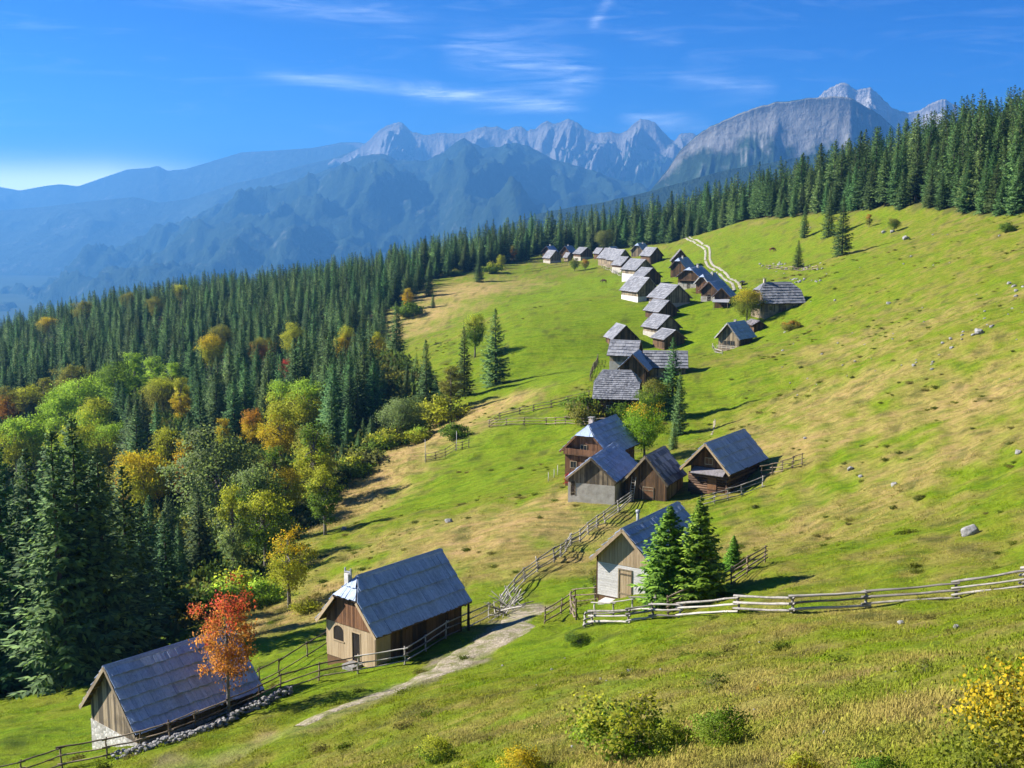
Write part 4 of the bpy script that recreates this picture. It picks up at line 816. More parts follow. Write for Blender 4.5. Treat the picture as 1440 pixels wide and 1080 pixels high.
def spruce_proto(H, Wd, cb, nw, nb, ns, seed, mat, sp=0.17):
    cr = quads_to_mesh('crown', spruce_faces(H, Wd, cb, nw, nb, ns, seed, sp), [mat])
    r = random.Random(seed); mb = MB(); mb.tube([(0, 0, -0.8), (0.02, 0.03, H * .3), (-.02, 0.02, H * .65), (0, 0, H * .97)], [H * .0165, H * .0125, H * .007, .02], 8)
    for k in range(10):
        z = H * (0.03 + 0.9 * max(cb, 0.06) * k / 10); a = r.uniform(0, 6.28); l = r.uniform(.5, 1.6); mb.tube([(0, 0, z), (math.cos(a) * l, math.sin(a) * l, z - .15)], [.03, .008], 4)
    return cr, mb.mesh('trunk', M_BARK, True), H
SPR = [spruce_proto(20, w, cb, nw, 9, ns, s, M_NEEDLE, .23) for w, cb, nw, ns, s in [(.21, .09, 38, 12, 1), (.225, .05, 40, 12, 2), (.185, .13, 38, 11, 3), (.24, .03, 38, 12, 4), (.20, .07, 42, 11, 5)]]
SPRL = [spruce_proto(20, w, cb, 40, 9, 12, s, M_NEEDLE, .2) for w, cb, s in [(.19, .03, 11), (.165, .04, 12), (.21, .02, 13)]]     # free-standing, branched to the ground
SPRY = [spruce_proto(6, w, .03, 30, 12, 14, s, M_NEEDLEY, .12) for w, s in [(.26, 21), (.23, 22)]]
def place_tree(name, label, cat, group, cr, tk, H0, x, y, H, wide=1.0, rz=None, col=None, tint2=None, zoff=-0.15, lean=(0, 0), thr=0.6):
    s = H / H0; t = empty(name, (x, y, gz(x, y) + zoff), random.uniform(0, 6.28) if rz is None else rz)
    t.rotation_euler[0], t.rotation_euler[1] = lean; t.scale = (s * wide, s * wide, s); tag(t, label, cat, group)
    if tk: child('trunk', tk, t)
    c = child('crown', cr, t)
    if col is not None: c.color = (*col, 1); c['tint2'] = list(tint2 if tint2 is not None else col); c['tint_from'] = thr
    return t
def spruce_px(bx, by, ty, label, proto=None, wide=1.0, group=None):
    x, y = at(bx, by); H = (by - ty) / FPX * y * 1.02
    p = random.choice(proto or SPRL); return place_tree('spruce_tree', label, 'spruce', group, *p, x, y, H, wide)
spruce_px(697, 541, 433, 'broad spruce branched to the ground on the open meadow', [SPRL[2]], 1.12)
spruce_px(653, 556, 458, 'slender dark spruce below the broad meadow spruce', [SPRL[1]])
spruce_px(600, 590, 476, 'tall spruce among shrubs at the lower meadow edge', [SPRL[1]])
spruce_px(603, 417, 379, 'bushy spruce above the brown grass patch', [SPRL[2]], 1.3)
spruce_px(609, 433, 411, 'tiny spruce standing on the brown grass patch', [SPRL[0]])
spruce_px(674, 397, 358, 'blue-green spruce at the upper meadow rim', [SPRL[2]], 1.2)
spruce_px(740, 366, 322, 'spruce before the forest beside the leftmost village house', [SPRL[0]])
spruce_px(1131, 334, 288, 'narrow spruce on the upper right pasture, left of a pair', [SPRL[1]], 1.1)
spruce_px(1165, 333, 266, 'tall spruce, rear one of the pair on the upper right pasture', [SPRL[0]], 1.0)
spruce_px(1184, 359, 276, 'full dark spruce, front one of the pair on the upper right pasture', [SPRL[2]], 1.0)
spruce_px(1122, 378, 338, 'small spruce standing in a ring of stones', [SPRL[2]], 1.15)
spruce_px(945, 590, 473, 'tall spruce in front of the long silver roof', [SPRL[1]], 1.15)
spruce_px(955, 612, 522, 'narrow spruce close beside the tall village spruce', [SPRL[1]], 0.95)
spruce_px(947, 632, 590, 'young spruce behind the dark boarded hut', [SPRL[0]], 1.1)
spruce_px(940, 846, 703, 'leafy young spruce hiding the corner of the whitewashed hut', [SPRY[0]], 1.35)
spruce_px(982, 843, 694, 'taller young spruce right beside the whitewashed hut', [SPRY[1]], 1.3)
spruce_px(1031, 802, 748, 'small young spruce inside the rail fence corner', [SPRY[0]], 1.15)
for (bx, by, ty, lb, w) in [(15, 968, 596, 'huge spruce at the left picture border behind the lower meadow', 1.0), (55, 963, 612, 'huge spruce with bare lower trunk, second from the left border', .9), (92, 967, 583, 'huge spruce with thick straight trunk, third from the left border', 1.0), (120, 955, 566, 'tallest spruce of the left front wood', .95), (152, 945, 612, 'big spruce behind the roof ridge of the lowest hut', 1.0), (184, 926, 640, 'mid-sized spruce beside the tallest ones of the left wood', 1.05), (237, 880, 708, 'dark slim spruce with bare stem above the red rowan', 1.1), (283, 815, 683, 'dark spruce just left of the pale aspen', 1.15), (205, 905, 690, 'shaded spruce behind the red rowan', 1.0), (-12, 975, 640, 'spruce cut by the left picture border', 1.0)]:
    spruce_px(bx, by, ty, lb, [SPR[0], SPR[2], SPR[4]], w)

def broad_proto(H, rx, rz_, zc, nc, nl, leaf, seed, tr=0.02, low=0.25, airy=0.0, stems=1):
    r = np.random.default_rng(seed); rd = random.Random(seed); out = []; mb = MB()
    cs = []
    while len(cs) < nc:
        v = r.normal(0, 1, 3); v /= np.linalg.norm(v); rad = r.uniform(0.25, 1.0) ** 0.45
        irr = 0.78 + 0.42 * (noise2(np.array([v[0] * 1.7 + seed * 3.1]), np.array([v[1] * 1.7 + v[2] * 2.3]))[0] + 0.35)
        p = np.array([v[0] * rx, v[1] * rx, v[2] * rz_]) * rad * irr
        if p[2] < 0: p[:2] *= 0.75 + 0.25 * (1 + p[2] / rz_)
        p[2] += zc
        if p[2] < low * H * 0.6: continue
        cs.append(p)
    for c in cs:
        sz = rx * r.uniform(0.16, 0.30); m_ = int(nl * r.uniform(0.6, 1.4)); P = c + r.normal(0, 1, (m_, 3)) * sz * np.array([0.62, 0.62, 0.42])
        a = r.normal(0, 1, (m_, 3)) + np.array([0, 0, -0.25]); a /= np.linalg.norm(a, axis=1)[:, None]; b = np.cross(a, r.normal(0, 1, (m_, 3))); b /= np.linalg.norm(b, axis=1)[:, None] + 1e-6
        s = (leaf * r.uniform(0.6, 1.35, m_))[:, None]
        out.append(np.stack([P - a * s * .5, P + b * s * .36, P + a * s * .5, P - b * s * .36], 1))
    for st in range(stems):
        o = (0, 0) if stems == 1 else (rd.uniform(-.3, .3) * rx * .5, rd.uniform(-.3, .3) * rx * .5); k = H * tr / (stems ** 0.5)
        top = (o[0] * 2.2 + rd.uniform(-.1, .1), o[1] * 2.2 + rd.uniform(-.1, .1), zc + rz_ * .75)
        mid = (o[0] * 1.4 + .05, o[1] * 1.4 - .04, zc - rz_ * .3)
        mb.tube([(o[0], o[1], -.5), (o[0] * 1.1, o[1] * 1.1, H * .12), mid, top], [k * 1.25, k, k * .75, k * .12], 7)
        for c in rd.sample(cs, min(len(cs), 14 // stems + 4)):
            q = rd.uniform(.25, .85); s0 = Vector(mid).lerp(Vector(top), max(0, q - .25)); m2 = s0.lerp(Vector(c), .5) + Vector((0, 0, .06 * H * rd.random()))
            mb.tube([s0, m2, Vector(c)], [k * .38, k * .22, k * .05], 5)
    return quads_to_mesh('crown', np.concatenate(out), [M_LEAF]), mb.mesh('trunk', M_BARKG, True), H
BRD = [broad_proto(10, 3.2, 4.0, 5.8, 110, 95, .22, 31), broad_proto(10, 2.7, 4.2, 5.7, 100, 95, .21, 32), broad_proto(10, 3.7, 3.7, 5.9, 120, 95, .23, 33), broad_proto(10, 2.1, 4.4, 5.5, 85, 92, .20, 34), broad_proto(10, 3.4, 3.6, 6.2, 105, 92, .22, 35)]
GRN = (.11, .18, .020); LIME_G = (.30, .44, .05); OLIVE = (.21, .205, .04); YEL = (.48, .35, .02); YGR = (.35, .36, .035); ORA = (.44, .21, .035); RED = (.46, .07, .045); SILV = (.20, .26, .10); GOLD = (.56, .36, .02)
DEC = []                                    # (x, y, H, half width) of broadleaved trees, kept clear of random spruces
def broad_px(cx, ty, H, label, col, t2=None, proto=None, wide=1.0, by=None, group=None, name='broadleaf_tree', cat='tree', thr=0.6):
    if by is not None: x, y = at(cx, by); H = (by - ty) / FPX * y * 1.02
    else: x, y = at(cx, ty, H)
    p = proto if proto is not None else random.choice(BRD); DEC.append((x, y, H, .34 * H * wide))
    return place_tree(name, label, cat, group, *p, x, y, H, wide, col=col, tint2=t2, thr=thr)
ORD = ['first', 'second', 'third', 'fourth', 'fifth', 'sixth', 'seventh', 'eighth', 'ninth', 'tenth', 'eleventh', 'twelfth', 'thirteenth', 'fourteenth', 'fifteenth']
gB = 'broadleaved trees among the spruces of the left wood'
WORDS = {}
for cx, ty, H, col, t2, w in sorted([(187,490,15,LIME_G,LIME_G,1.25),(160,507,14,LIME_G,GRN,1.2),(213,497,14,LIME_G,LIME_G,1.15),(110,527,14,LIME_G,LIME_G,1.2),(83,547,13,LIME_G,LIME_G,1.2),(133,557,13,LIME_G,YGR,1.2),(20,587,13,YGR,LIME_G,1.1),(43,580,13,LIME_G,LIME_G,1.1),(77,582,13,YGR,LIME_G,1.1),(240,505,13,OLIVE,LIME_G,1.1),
 (60,527,12,YGR,OLIVE,1.2),(100,513,12,OLIVE,OLIVE,1.3),(10,543,11,ORA,OLIVE,1.2),(35,540,11,OLIVE,YGR,1.1),(227,527,11,OLIVE,YGR,1.2),(253,527,12,YEL,YGR,1.0),(297,467,13,YGR,YEL,.9),(363,472,11,ORA,OLIVE,1.0),(413,453,13,YGR,YGR,1.0),(397,527,13,YGR,LIME_G,1.0),(430,533,12,YGR,LIME_G,1.0),(233,597,10,OLIVE,YGR,1.1),(260,610,12,ORA,YEL,.8),(440,587,13,YGR,GRN,1.1),(313,583,9,YGR,YEL,.9),(200,627,12,YGR,YEL,1.0),(180,630,11,ORA,YGR,1.0),(217,627,11,YEL,YGR,.9),(353,570,10,YEL,ORA,.9),(393,567,12,YEL,YGR,.9),(387,623,10,OLIVE,GRN,1.1),(400,657,8,YGR,YEL,1.0),(370,690,9,GRN,YGR,1.1),(117,423,12,OLIVE,OLIVE,1.3),(67,443,11,OLIVE,YEL,1.2),(33,437,12,OLIVE,OLIVE,1.2),(180,410,11,OLIVE,OLIVE,1.1),(217,417,11,OLIVE,OLIVE,1.1),(255,398,11,OLIVE,YGR,1.2),(488,454,12,YEL,YGR,.8),(530,466,8,YEL,YGR,1.0),(478,470,9,YEL,YGR,.9),(373,471,10,ORA,OLIVE,.9),(310,455,11,OLIVE,OLIVE,1.1),(345,640,9,GRN,OLIVE,1.1),(455,650,9,GRN,YGR,1.1),(150,590,11,YGR,LIME_G,1.0),(105,590,12,LIME_G,YGR,1.1)]):
    nm = {LIME_G: 'bright green', YGR: 'yellow-green', OLIVE: 'olive green', YEL: 'yellow', ORA: 'orange', GRN: 'mid green'}[col]; WORDS[nm] = WORDS.get(nm, 0) + 1
    broad_px(cx, ty, H, f'{nm} broadleaved tree in the left wood, {ORD[WORDS[nm] - 1]} of its colour from the left', col, t2, wide=w, group=gB)
broad_px(403, 503, 7, 'small crimson tree deep in the left wood', RED, RED)
broad_px(303, 600, 16, 'large pale silvery aspen before the left wood', SILV, (.15, .19, .07), BRD[0], 1.15)
broad_px(331, 668, 0, 'thin light-green tree with long bare stem beside the aspen', SILV, YGR, BRD[3], .8, by=824)
broad_px(360, 640, 0, 'rounded green tree at the wood edge right of the aspen', GRN, SILV, BRD[1], 1.1, by=770)
broad_px(440, 590, 0, 'tall yellow-green tree at the wood edge above the dry grass', YGR, OLIVE, BRD[1], 1.0, by=690)
broad_px(668, 438, 0, 'green tree with yellow patches beside the broad meadow spruce', GRN, YGR, BRD[1], .9, by=503)
broad_px(634, 510, 0, 'pale olive tree between two meadow spruces', OLIVE, OLIVE, BRD[3], 1.3, by=575)
broad_px(566, 553, 0, 'grey-green willow at the wood edge', SILV, SILV, BRD[2], 1.3, by=620)
broad_px(407, 737, 0, 'small golden-green tree above the dry grass left of the half-hipped hut', YGR, GOLD, broad_proto(7, 2.0, 2.7, 4.2, 85, 80, .14, 41, .022), 1.05, by=854)
rowan = broad_proto(7, 1.75, 2.9, 4.1, 84, 74, .125, 44, .015)
place_tree('rowan_tree', 'red and orange rowan in front of the lowest hut', 'rowan', None, *rowan, -16.5, 66.8, 8.5, 0.82, col=(.56, .24, .055), tint2=(.56, .09, .055), thr=.62)
broad_px(906, 560, 0, 'round maple turning yellow at its top beside the huts', (.20, .34, .025), GOLD, broad_proto(8, 2.9, 2.9, 4.6, 130, 95, .17, 46, .02), .95, by=648, name='maple_tree', cat='maple', thr=.82)
broad_px(920, 532, 0, 'dense dark green tree left of the tall village spruce', GRN, OLIVE, BRD[4], 1.2, by=592)
broad_px(1050, 404, 0, 'yellowing broad tree beside the lone chalet', (.20, .23, .03), (.44, .35, .03), BRD[2], 1.05, by=458)
broad_px(850, 322, 0, 'pale green poplar clump above the village rooftops', (.16, .18, .05), (.16, .18, .05), BRD[2], 1.25, by=353)
broad_px(808, 363, 0, 'round little tree at the meadow rim, left of a twin', GRN, OLIVE, BRD[0], 1.1, by=382)
broad_px(823, 364, 0, 'round orange-green little tree, right of its twin', OLIVE, ORA, BRD[0], 1.1, by=380)
broad_px(1058, 288, 0, 'small olive tree at the upper forest edge', OLIVE, YGR, BRD[0], 1.0, by=304)
broad_px(573, 404, 0, 'golden tree above a round bush at the far meadow edge', GOLD, YEL, BRD[3], 1.1, by=438)
broad_px(1222, 300, 0, 'thin brown-leaved sapling on the upper right pasture', OLIVE, ORA, BRD[3], 1.1, by=320)
broad_px(1257, 306, 0, 'round green bush-like tree on the upper right pasture', GRN, OLIVE, BRD[2], 1.2, by=326)
broad_px(722, 345, 0, 'russet tree against the forest left of the village', ORA, OLIVE, BRD[3], 1.2, by=368)
broad_px(705, 358, 0, 'pale green tree at the forest edge left of the village', YGR, YGR, BRD[0], 1.1, by=377)
broad_px(836, 792, 0, 'scraggy green shrub at the left corner of the whitewashed hut', GRN, OLIVE, broad_proto(4, 1.2, 1.7, 2.2, 34, 40, .15, 48, .015), 1.0, by=842, name='shrub', cat='shrub')
# bushes
BSH = [broad_proto(2, 1.5, .95, .95, 60, 55, .17, s, .02, .02, stems=4) for s in (51, 52, 53)]
for cx, ty, by, lb, c, t2, w in [(621,556,596,'bright yellow-green bush at the lower meadow edge',YGR,YGR,1.3),(577,590,618,'yellow-green bush below the pale willow',YGR,GRN,1.5),(547,604,632,'dark bush at the wood edge below the willow',GRN,YGR,1.4),(640,593,617,'round green bush above the garden fence',GRN,GRN,1.2),(573,425,447,'round green bush under the golden tree',GRN,GRN,1.4),
 (823,553,597,'grey-green shrub beside the shingle house',OLIVE,GRN,.8),(866,572,590,'green shrub before the shingle house',GRN,GRN,1.0),(1113,450,464,'brownish bush below the large farmhouse',OLIVE,ORA,1.4),(808,560,575,'dark hedge bush at the fence corner left of the shingle house',GRN,GRN,1.8),(800,582,590,'low dark bush along the enclosure fence',GRN,OLIVE,1.2),
 (340,800,850,'lush green bush at the wood edge left of the golden tree',LIME_G,YGR,1.3),(370,812,848,'bright green bush beside the golden tree',LIME_G,LIME_G,1.2),(430,838,862,'yellow-green bush right of the golden tree',YGR,OLIVE,1.2),(320,822,862,'dark green bush above the rowan',GRN,LIME_G,1.2),(590,600,622,'lime bush at the edge of the dry grass',YGR,LIME_G,1.2),(425,690,715,'lime green bush at the wood edge above the dry slope',YGR,LIME_G,1.2),(500,640,668,'green bush at the wood edge above the dry slope',GRN,YGR,1.5),(460,660,690,'tall olive bush at the wood edge',OLIVE,YGR,1.3),
 (1418,312,326,'low bush near the right picture border',GRN,GRN,1.2),(876,562,590,'leafy shrub between maple and shingle house',GRN,GRN,1.0),(692,370,385,'low green bush at the upper meadow rim',GRN,YGR,1.4),(640,378,388,'low bush at the far corner of the meadow',GRN,OLIVE,1.3)]:
    broad_px(cx, ty, 0, lb, c, t2, random.choice(BSH), w, by=by, name='bush', cat='bush')

# ------------------------------------------------------------------ the spruce forest
def proj(x, y, z):
    d = y * CP - z * SP; return 720 + FPX * x / d, 540 - FPX * (y * SP + z * CP) / d
pp = []
for (sp_, ya, yb) in ((5.4, 60, 200), (4.8, 200, 290), (5.0, 290, 430), (5.6, 430, 760)):
    xs = np.arange(-420, 420, sp_); ys = np.arange(ya, yb, sp_); xx, yy = np.meshgrid(xs, ys)
    pp.append(np.c_[xx.ravel() + rng.uniform(-.46, .46, xx.size) * sp_, yy.ravel() + rng.uniform(-.46, .46, xx.size) * sp_])
pp = np.concatenate(pp)
pp = pp[pip(pp[:, 0], pp[:, 1], FOREST)]
pz = ground(pp[:, 0], pp[:, 1]); ppx, ppy = proj(pp[:, 0], pp[:, 1], pz)
keep = (ppx > -480) & (ppx < 1900); pp, pz, ppx, ppy = pp[keep], pz[keep], ppx[keep], ppy[keep]
rightness = np.clip((ppx - 520) / 350, 0, 1)
HH = (12.5 + 6.8 * rightness) * rng.uniform(0.55, 1.3, len(pp)); nearL = (pp[:, 1] < 210) & (ppx < 420); HH[nearL] *= 1.12
ed = seg_dist(pp[:, 0], pp[:, 1], edge_w); HH = np.where(ed < 7, HH * rng.uniform(.5, 1.0, len(pp)), HH)
gone = (fbm(pp[:, 0] / 30, pp[:, 1] / 30, 2) > 0.62) & (ppx < 420)
tops = proj(pp[:, 0], pp[:, 1], pz + HH)[1]
for (x, y, H, w) in DEC:
    cz = gz(x, y); cx, ctop = proj(x, y, cz + H); wp = w / y * FPX; mid = proj(x, y, cz + H * .42)[1]
    gone |= np.hypot(pp[:, 0] - x, pp[:, 1] - y) < 0.75 * w + 0.8
    gone |= (pp[:, 1] < y) & (np.abs(ppx - cx) < wp * 1.05 + 2) & (tops < mid) & (pp[:, 1] > y - 60)
# the big front spruces keep a little room
for (bx, by) in [(15,968),(55,963),(92,967),(120,955),(152,945),(184,926),(237,880),(283,815),(331,824)]:
    x, y = at(bx, by); gone |= np.hypot(pp[:, 0] - x, pp[:, 1] - y) < 2.6
    gone |= (pp[:, 1] < y - 2) & (np.abs(ppx - bx) < 22) & (ppy > 830)
gone |= (ppx > 205) & (ppx < 430) & (pp[:, 1] < 118)
gone |= (pp[:, 1] < 185) & (ppx < 220) & (rng.random(len(pp)) < .45)
HH = np.where((ed < 11) & (ppx > 400) & (ppx < 665) & (pp[:, 1] < 300), HH * .42, HH); tops = proj(pp[:, 0], pp[:, 1], pz + HH)[1]
pp, pz, ppx, ppy, HH, tops = [a[~gone] for a in (pp, pz, ppx, ppy, HH, tops)]
# which trees show: painter's pass, far to near
IDB = np.full((270, 360), -1, int)
for i in np.argsort(-pp[:, 1]):
    y0, y1, cx, w = tops[i] / 4, ppy[i] / 4, ppx[i] / 4, 0.15 * HH[i] / pp[i, 1] * FPX / 4
    for rrow in range(max(0, int(y0)), min(270, int(y1) + 1)):
        h = w * min(1, (rrow - y0 + .5) / (y1 - y0 + .01)); a, b = int(round(cx - h)), int(round(cx + h)) + 1
        if b > 0 and a < 360: IDB[rrow, max(0, a):min(360, b)] = i
vis = np.bincount(IDB[IDB >= 0], minlength=len(pp))
order = np.argsort(-vis); single = order[:285]; rest = np.array([i for i in order[285:]])
for i in single:
    cx = ppx[i]
    e_ = float(seg_dist(pp[i:i + 1, 0], pp[i:i + 1, 1], edge_w)[0]); Yi = pp[i, 1]
    if cx < 560:
        if e_ < 7: gl = ('spruce at the border of the left wood, next to the meadow', 'spruces bordering the left wood')
        elif Yi < 200: gl = ('tall spruce in the lower left wood behind the lowest huts', 'spruces of the lower left wood')
        elif Yi < 330: gl = ('dark spruce in the middle of the left wood among coloured trees', 'spruces in the middle of the left wood')
        else: gl = ('distant spruce on the far back of the left wood', 'spruces on the far back of the left wood')
    elif cx < 960: gl = ('spruce in the front row of the forest belt behind the village', 'front spruces behind the village') if e_ < 9 else ('spruce deeper inside the forest belt behind the village', 'inner spruces behind the village')
    else: gl = ('tall spruce in the front row above the right pasture', 'front spruces of the right slope') if e_ < 9 else ('spruce rising behind the front row on the right slope', 'inner spruces of the right slope')
    place_tree('spruce_tree', gl[0], 'spruce', gl[1], *SPR[int(rng.integers(5))], pp[i, 0], pp[i, 1], HH[i], rng.uniform(.85, 1.2), lean=(rng.uniform(-.03, .03), rng.uniform(-.03, .03)))
def scatter(name, P, scale, rot, idx, protos, label, tint=None):
    """one object that repeats prototype meshes on its points"""
    me = bpy.data.meshes.new(name); me.vertices.add(len(P)); me.vertices.foreach_set('co', np.asarray(P, np.float32).ravel())
    for nm, ty, dat in (('sc', 'FLOAT_VECTOR', scale), ('rt', 'FLOAT_VECTOR', rot), ('ix', 'INT', idx)) + ((('tint', 'FLOAT_VECTOR', tint),) if tint is not None else ()):
        a = me.attributes.new(nm, ty, 'POINT'); a.data.foreach_set('vector' if ty == 'FLOAT_VECTOR' else 'value', np.asarray(dat).astype(np.float32 if ty != 'INT' else np.int32).ravel())
    o = link(bpy.data.objects.new(name, me)); o['kind'] = 'stuff'; o['label'] = label
    ng = bpy.data.node_groups.new(name, 'GeometryNodeTree'); ng.interface.new_socket('Geometry', in_out='INPUT', socket_type='NodeSocketGeometry'); ng.interface.new_socket('Geometry', in_out='OUTPUT', socket_type='NodeSocketGeometry')
    gi = ng.nodes.new('NodeGroupInput'); go = ng.nodes.new('NodeGroupOutput'); jn = ng.nodes.new('GeometryNodeJoinGeometry'); io = ng.nodes.new('GeometryNodeInstanceOnPoints')
    for p in reversed(protos):
        oi = ng.nodes.new('GeometryNodeObjectInfo'); oi.inputs['Object'].default_value = p; oi.inputs['As Instance'].default_value = True; ng.links.new(oi.outputs['Geometry'], jn.inputs[0])
    def attr(nm, ty):
        n = ng.nodes.new('GeometryNodeInputNamedAttribute'); n.data_type = ty; n.inputs['Name'].default_value = nm; return n.outputs['Attribute']
    ng.links.new(gi.outputs[0], io.inputs['Points']); ng.links.new(jn.outputs[0], io.inputs['Instance']); io.inputs['Pick Instance'].default_value = True
    ng.links.new(attr('ix', 'INT'), io.inputs['Instance Index']); ng.links.new(attr('sc', 'FLOAT_VECTOR'), io.inputs['Scale'])
    er = ng.nodes.new('FunctionNodeEulerToRotation'); ng.links.new(attr('rt', 'FLOAT_VECTOR'), er.inputs[0]); ng.links.new(er.outputs[0], io.inputs['Rotation'])
    ng.links.new(io.outputs[0], go.inputs[0]); md = o.modifiers.new('scatter', 'NODES'); md.node_group = ng; return o
lod = []
for k, (w, cb, s) in enumerate([(.215, .05, 71), (.245, .03, 72), (.19, .08, 73), (.225, .04, 74)]):
    Qf = spruce_faces(20, w, cb, 26, 8, 7, s, .34); tm = MB().tube([(0, 0, -.8), (0, 0, 19)], [.3, .03], 5)
    nq = len(Qf); V = np.vstack([Qf.reshape(-1, 3), np.array(tm.v)]); me = bpy.data.meshes.new('spruce_form')
    me.from_pydata(V.tolist(), [], np.arange(nq * 4).reshape(nq, 4).tolist() + [tuple(i + nq * 4 for i in f) for f in tm.f]); me.materials.append(M_NEEDLE); me.materials.append(M_BARK)
    me.polygons.foreach_set('material_index', [0] * nq + [1] * len(tm.f)); lod.append(bpy.data.objects.new('spruce_form', me))
rest = rest[(vis[rest] > 0) | (rng.random(len(rest)) < .55)]
sw = rng.uniform(.85, 1.2, len(rest)) * HH[rest] / 20
scatter('spruce_forest', np.c_[pp[rest], pz[rest] - .2], np.c_[sw, sw, HH[rest] / 20], np.c_[rng.uniform(-.03, .03, (len(rest), 2)), rng.uniform(0, 6.28, len(rest))], rng.integers(0, 4, len(rest)), lod, 'dense dark spruce forest covering the slopes behind the trees in front')
print('FOREST', len(pp), 'rest', len(rest))
# ------------------------------------------------------------------ tracks
def ribbon(name, line, half, lift, mat, n=160, seed=0, mode=0, w0=1.0):
    P = np.array(line); d = np.r_[0, np.cumsum(np.hypot(*np.diff(P, axis=0).T))]; s = np.linspace(0, d[-1], n)
    # smooth the survey line
    x = np.interp(s, d, P[:, 0]); y = np.interp(s, d, P[:, 1]); k = np.ones(9) / 9
    for _ in range(2): x[4:-4] = np.convolve(x, k, 'valid'); y[4:-4] = np.convolve(y, k, 'valid')
    tx, ty = np.gradient(x), np.gradient(y); L = np.hypot(tx, ty); nx, ny = -ty / L, tx / L
    V = []; F = []; me = None; lanes = [(0, half)] if mode == 0 else [(-half * .62, half * .33), (half * .62, half * .33)]
    for off, hw in lanes:
        b = len(V); m_ = 9
        for i in range(n):
            wl = hw * (w0 + (1 - w0) * min(1, i / n * 1.7)) * (1 + (.75 if mode == 0 else .15) * noise2(np.array([s[i] / 2.2 + seed]), np.array([off + 3.3]))[0]); wr = hw * (w0 + (1 - w0) * min(1, i / n * 1.7)) * (1 + (.75 if mode == 0 else .15) * noise2(np.array([s[i] / 2.2 + seed + 50]), np.array([off + 8.1]))[0])
            for j in range(m_):
                q = j / (m_ - 1); o = off - wl + (wl + wr) * q; px_, py_ = x[i] + nx[i] * o, y[i] + ny[i] * o
                V.append((px_, py_, gz(px_, py_) + lift * (1 if 0 < j < m_ - 1 else -.6)))
        for i in range(n - 1):
            for j in range(m_ - 1): a = b + i * m_ + j; F.append((a, a + 1, a + m_ + 1, a + m_))
    o = link(bpy.data.objects.new(name, mesh_np(name, V, F, [mat]))); o['kind'] = 'structure'; return o
ribbon('gravel_track', ROAD[2:], 1.45, 0.05, M_GRAVEL, 160, 3, w0=.4)
M_TRACK = simple_mat('pale_track_gravel', (0.20, 0.185, 0.14), (0.36, 0.335, 0.27), 1.2)
ribbon('cart_track', TRACK, 1.25, 0.10, M_TRACK, 120, 9, mode=1)
ribbon('footpath', [at(*p) for p in [(1001, 612), (1004, 600), (1005, 590)]], 0.16, 0.03, M_GRAVEL, 30, 4)
# ------------------------------------------------------------------ fences: posts and rails, each its own piece
def log_mesh(mat, seed, bend):
    r = random.Random(seed); m = MB(); k = 6; n = 7
    for i in range(k):
        cy_, cz_ = r.uniform(-1, 1) * bend, r.uniform(-1, 1) * bend; rad_ = 1.0 - .3 * i / (k - 1) + r.uniform(-.1, .1)
        m.v += [(i / (k - 1), cy_ + rad_ * math.cos(6.2832 * j / n), cz_ + rad_ * math.sin(6.2832 * j / n)) for j in range(n)]
    for i in range(k - 1):
        for j in range(n): m.f.append((i * n + j, i * n + (j + 1) % n, (i + 1) * n + (j + 1) % n, (i + 1) * n + j))
    m.f += [tuple(range(n))[::-1], tuple((k - 1) * n + j for j in range(n))]; m.m = [0] * len(m.f)
    return m.mesh('rail', mat, True)
LOGS = {m.name: [log_mesh(m, s, .5) for s in range(4)] for m in (W_FENCE, W_FENCE2, W_DARK)}
def log(name, a, b, r, mat, parent, rnd=random):
    a = Vector(a); b = Vector(b); d = b - a; x = d.normalized(); y = x.cross(Vector((0, 0, 1)))
    if y.length < 1e-3: y = Vector((1, 0, 0))
    y.normalize(); z = x.cross(y); x = d
    return child(name, rnd.choice(LOGS[mat.name]), parent, Matrix(((x.x, y.x * r, z.x * r, a.x), (x.y, y.y * r, z.y * r, a.y), (x.z, y.z * r, z.z * r, a.z), (0, 0, 0, 1))))
def fence(label, px, rails=3, h=1.15, mat=W_FENCE2, r=.05, seed=1, lean=0.06, sub=None, posts=True, wild=0.05, name='rail_fence'):
    rnd = random.Random(seed); P = [at(*p) for p in px]
    if sub:                                 # extra posts between the surveyed ones
        Q = [P[0]]
        for a, b in zip(P[:-1], P[1:]):
            n = max(1, round(math.hypot(b[0] - a[0], b[1] - a[1]) / sub)); Q += [(a[0] + (b[0] - a[0]) * k / n, a[1] + (b[1] - a[1]) * k / n) for k in range(1, n + 1)]
        P = Q
    P3 = [Vector((x, y, gz(x, y))) for x, y in P]; t = empty(name, P3[0]); tag(t, label, 'fence'); o0 = P3[0]
    tops = []
    for p in P3:
        hh = h * rnd.uniform(.94, 1.1); q = p - o0; tp = q + Vector((rnd.uniform(-lean, lean), rnd.uniform(-lean, lean), hh)); tops.append((q, tp))
        log('post', q - Vector((0, 0, .3)), tp, r * 1.25, mat, t, rnd)
    for (a0, a1), (b0, b1) in zip(tops[:-1], tops[1:]):
        d = (b0 - a0); d.z = 0; d = d.normalized() if d.length > 0 else Vector((1, 0, 0)); off = Vector((d.y, -d.x, 0)) * r * 1.6
        for k in range(rails):
            f = .2 + .74 * k / max(1, rails - 1) if rails > 1 else .8
            qa = a0.lerp(a1, f + rnd.uniform(-wild, wild)) + off - d * .22; qb = b0.lerp(b1, f + rnd.uniform(-wild, wild)) + off + d * .22
            log('rail', qa, qb, r * rnd.uniform(.85, 1.2), mat, t, rnd)
    return t
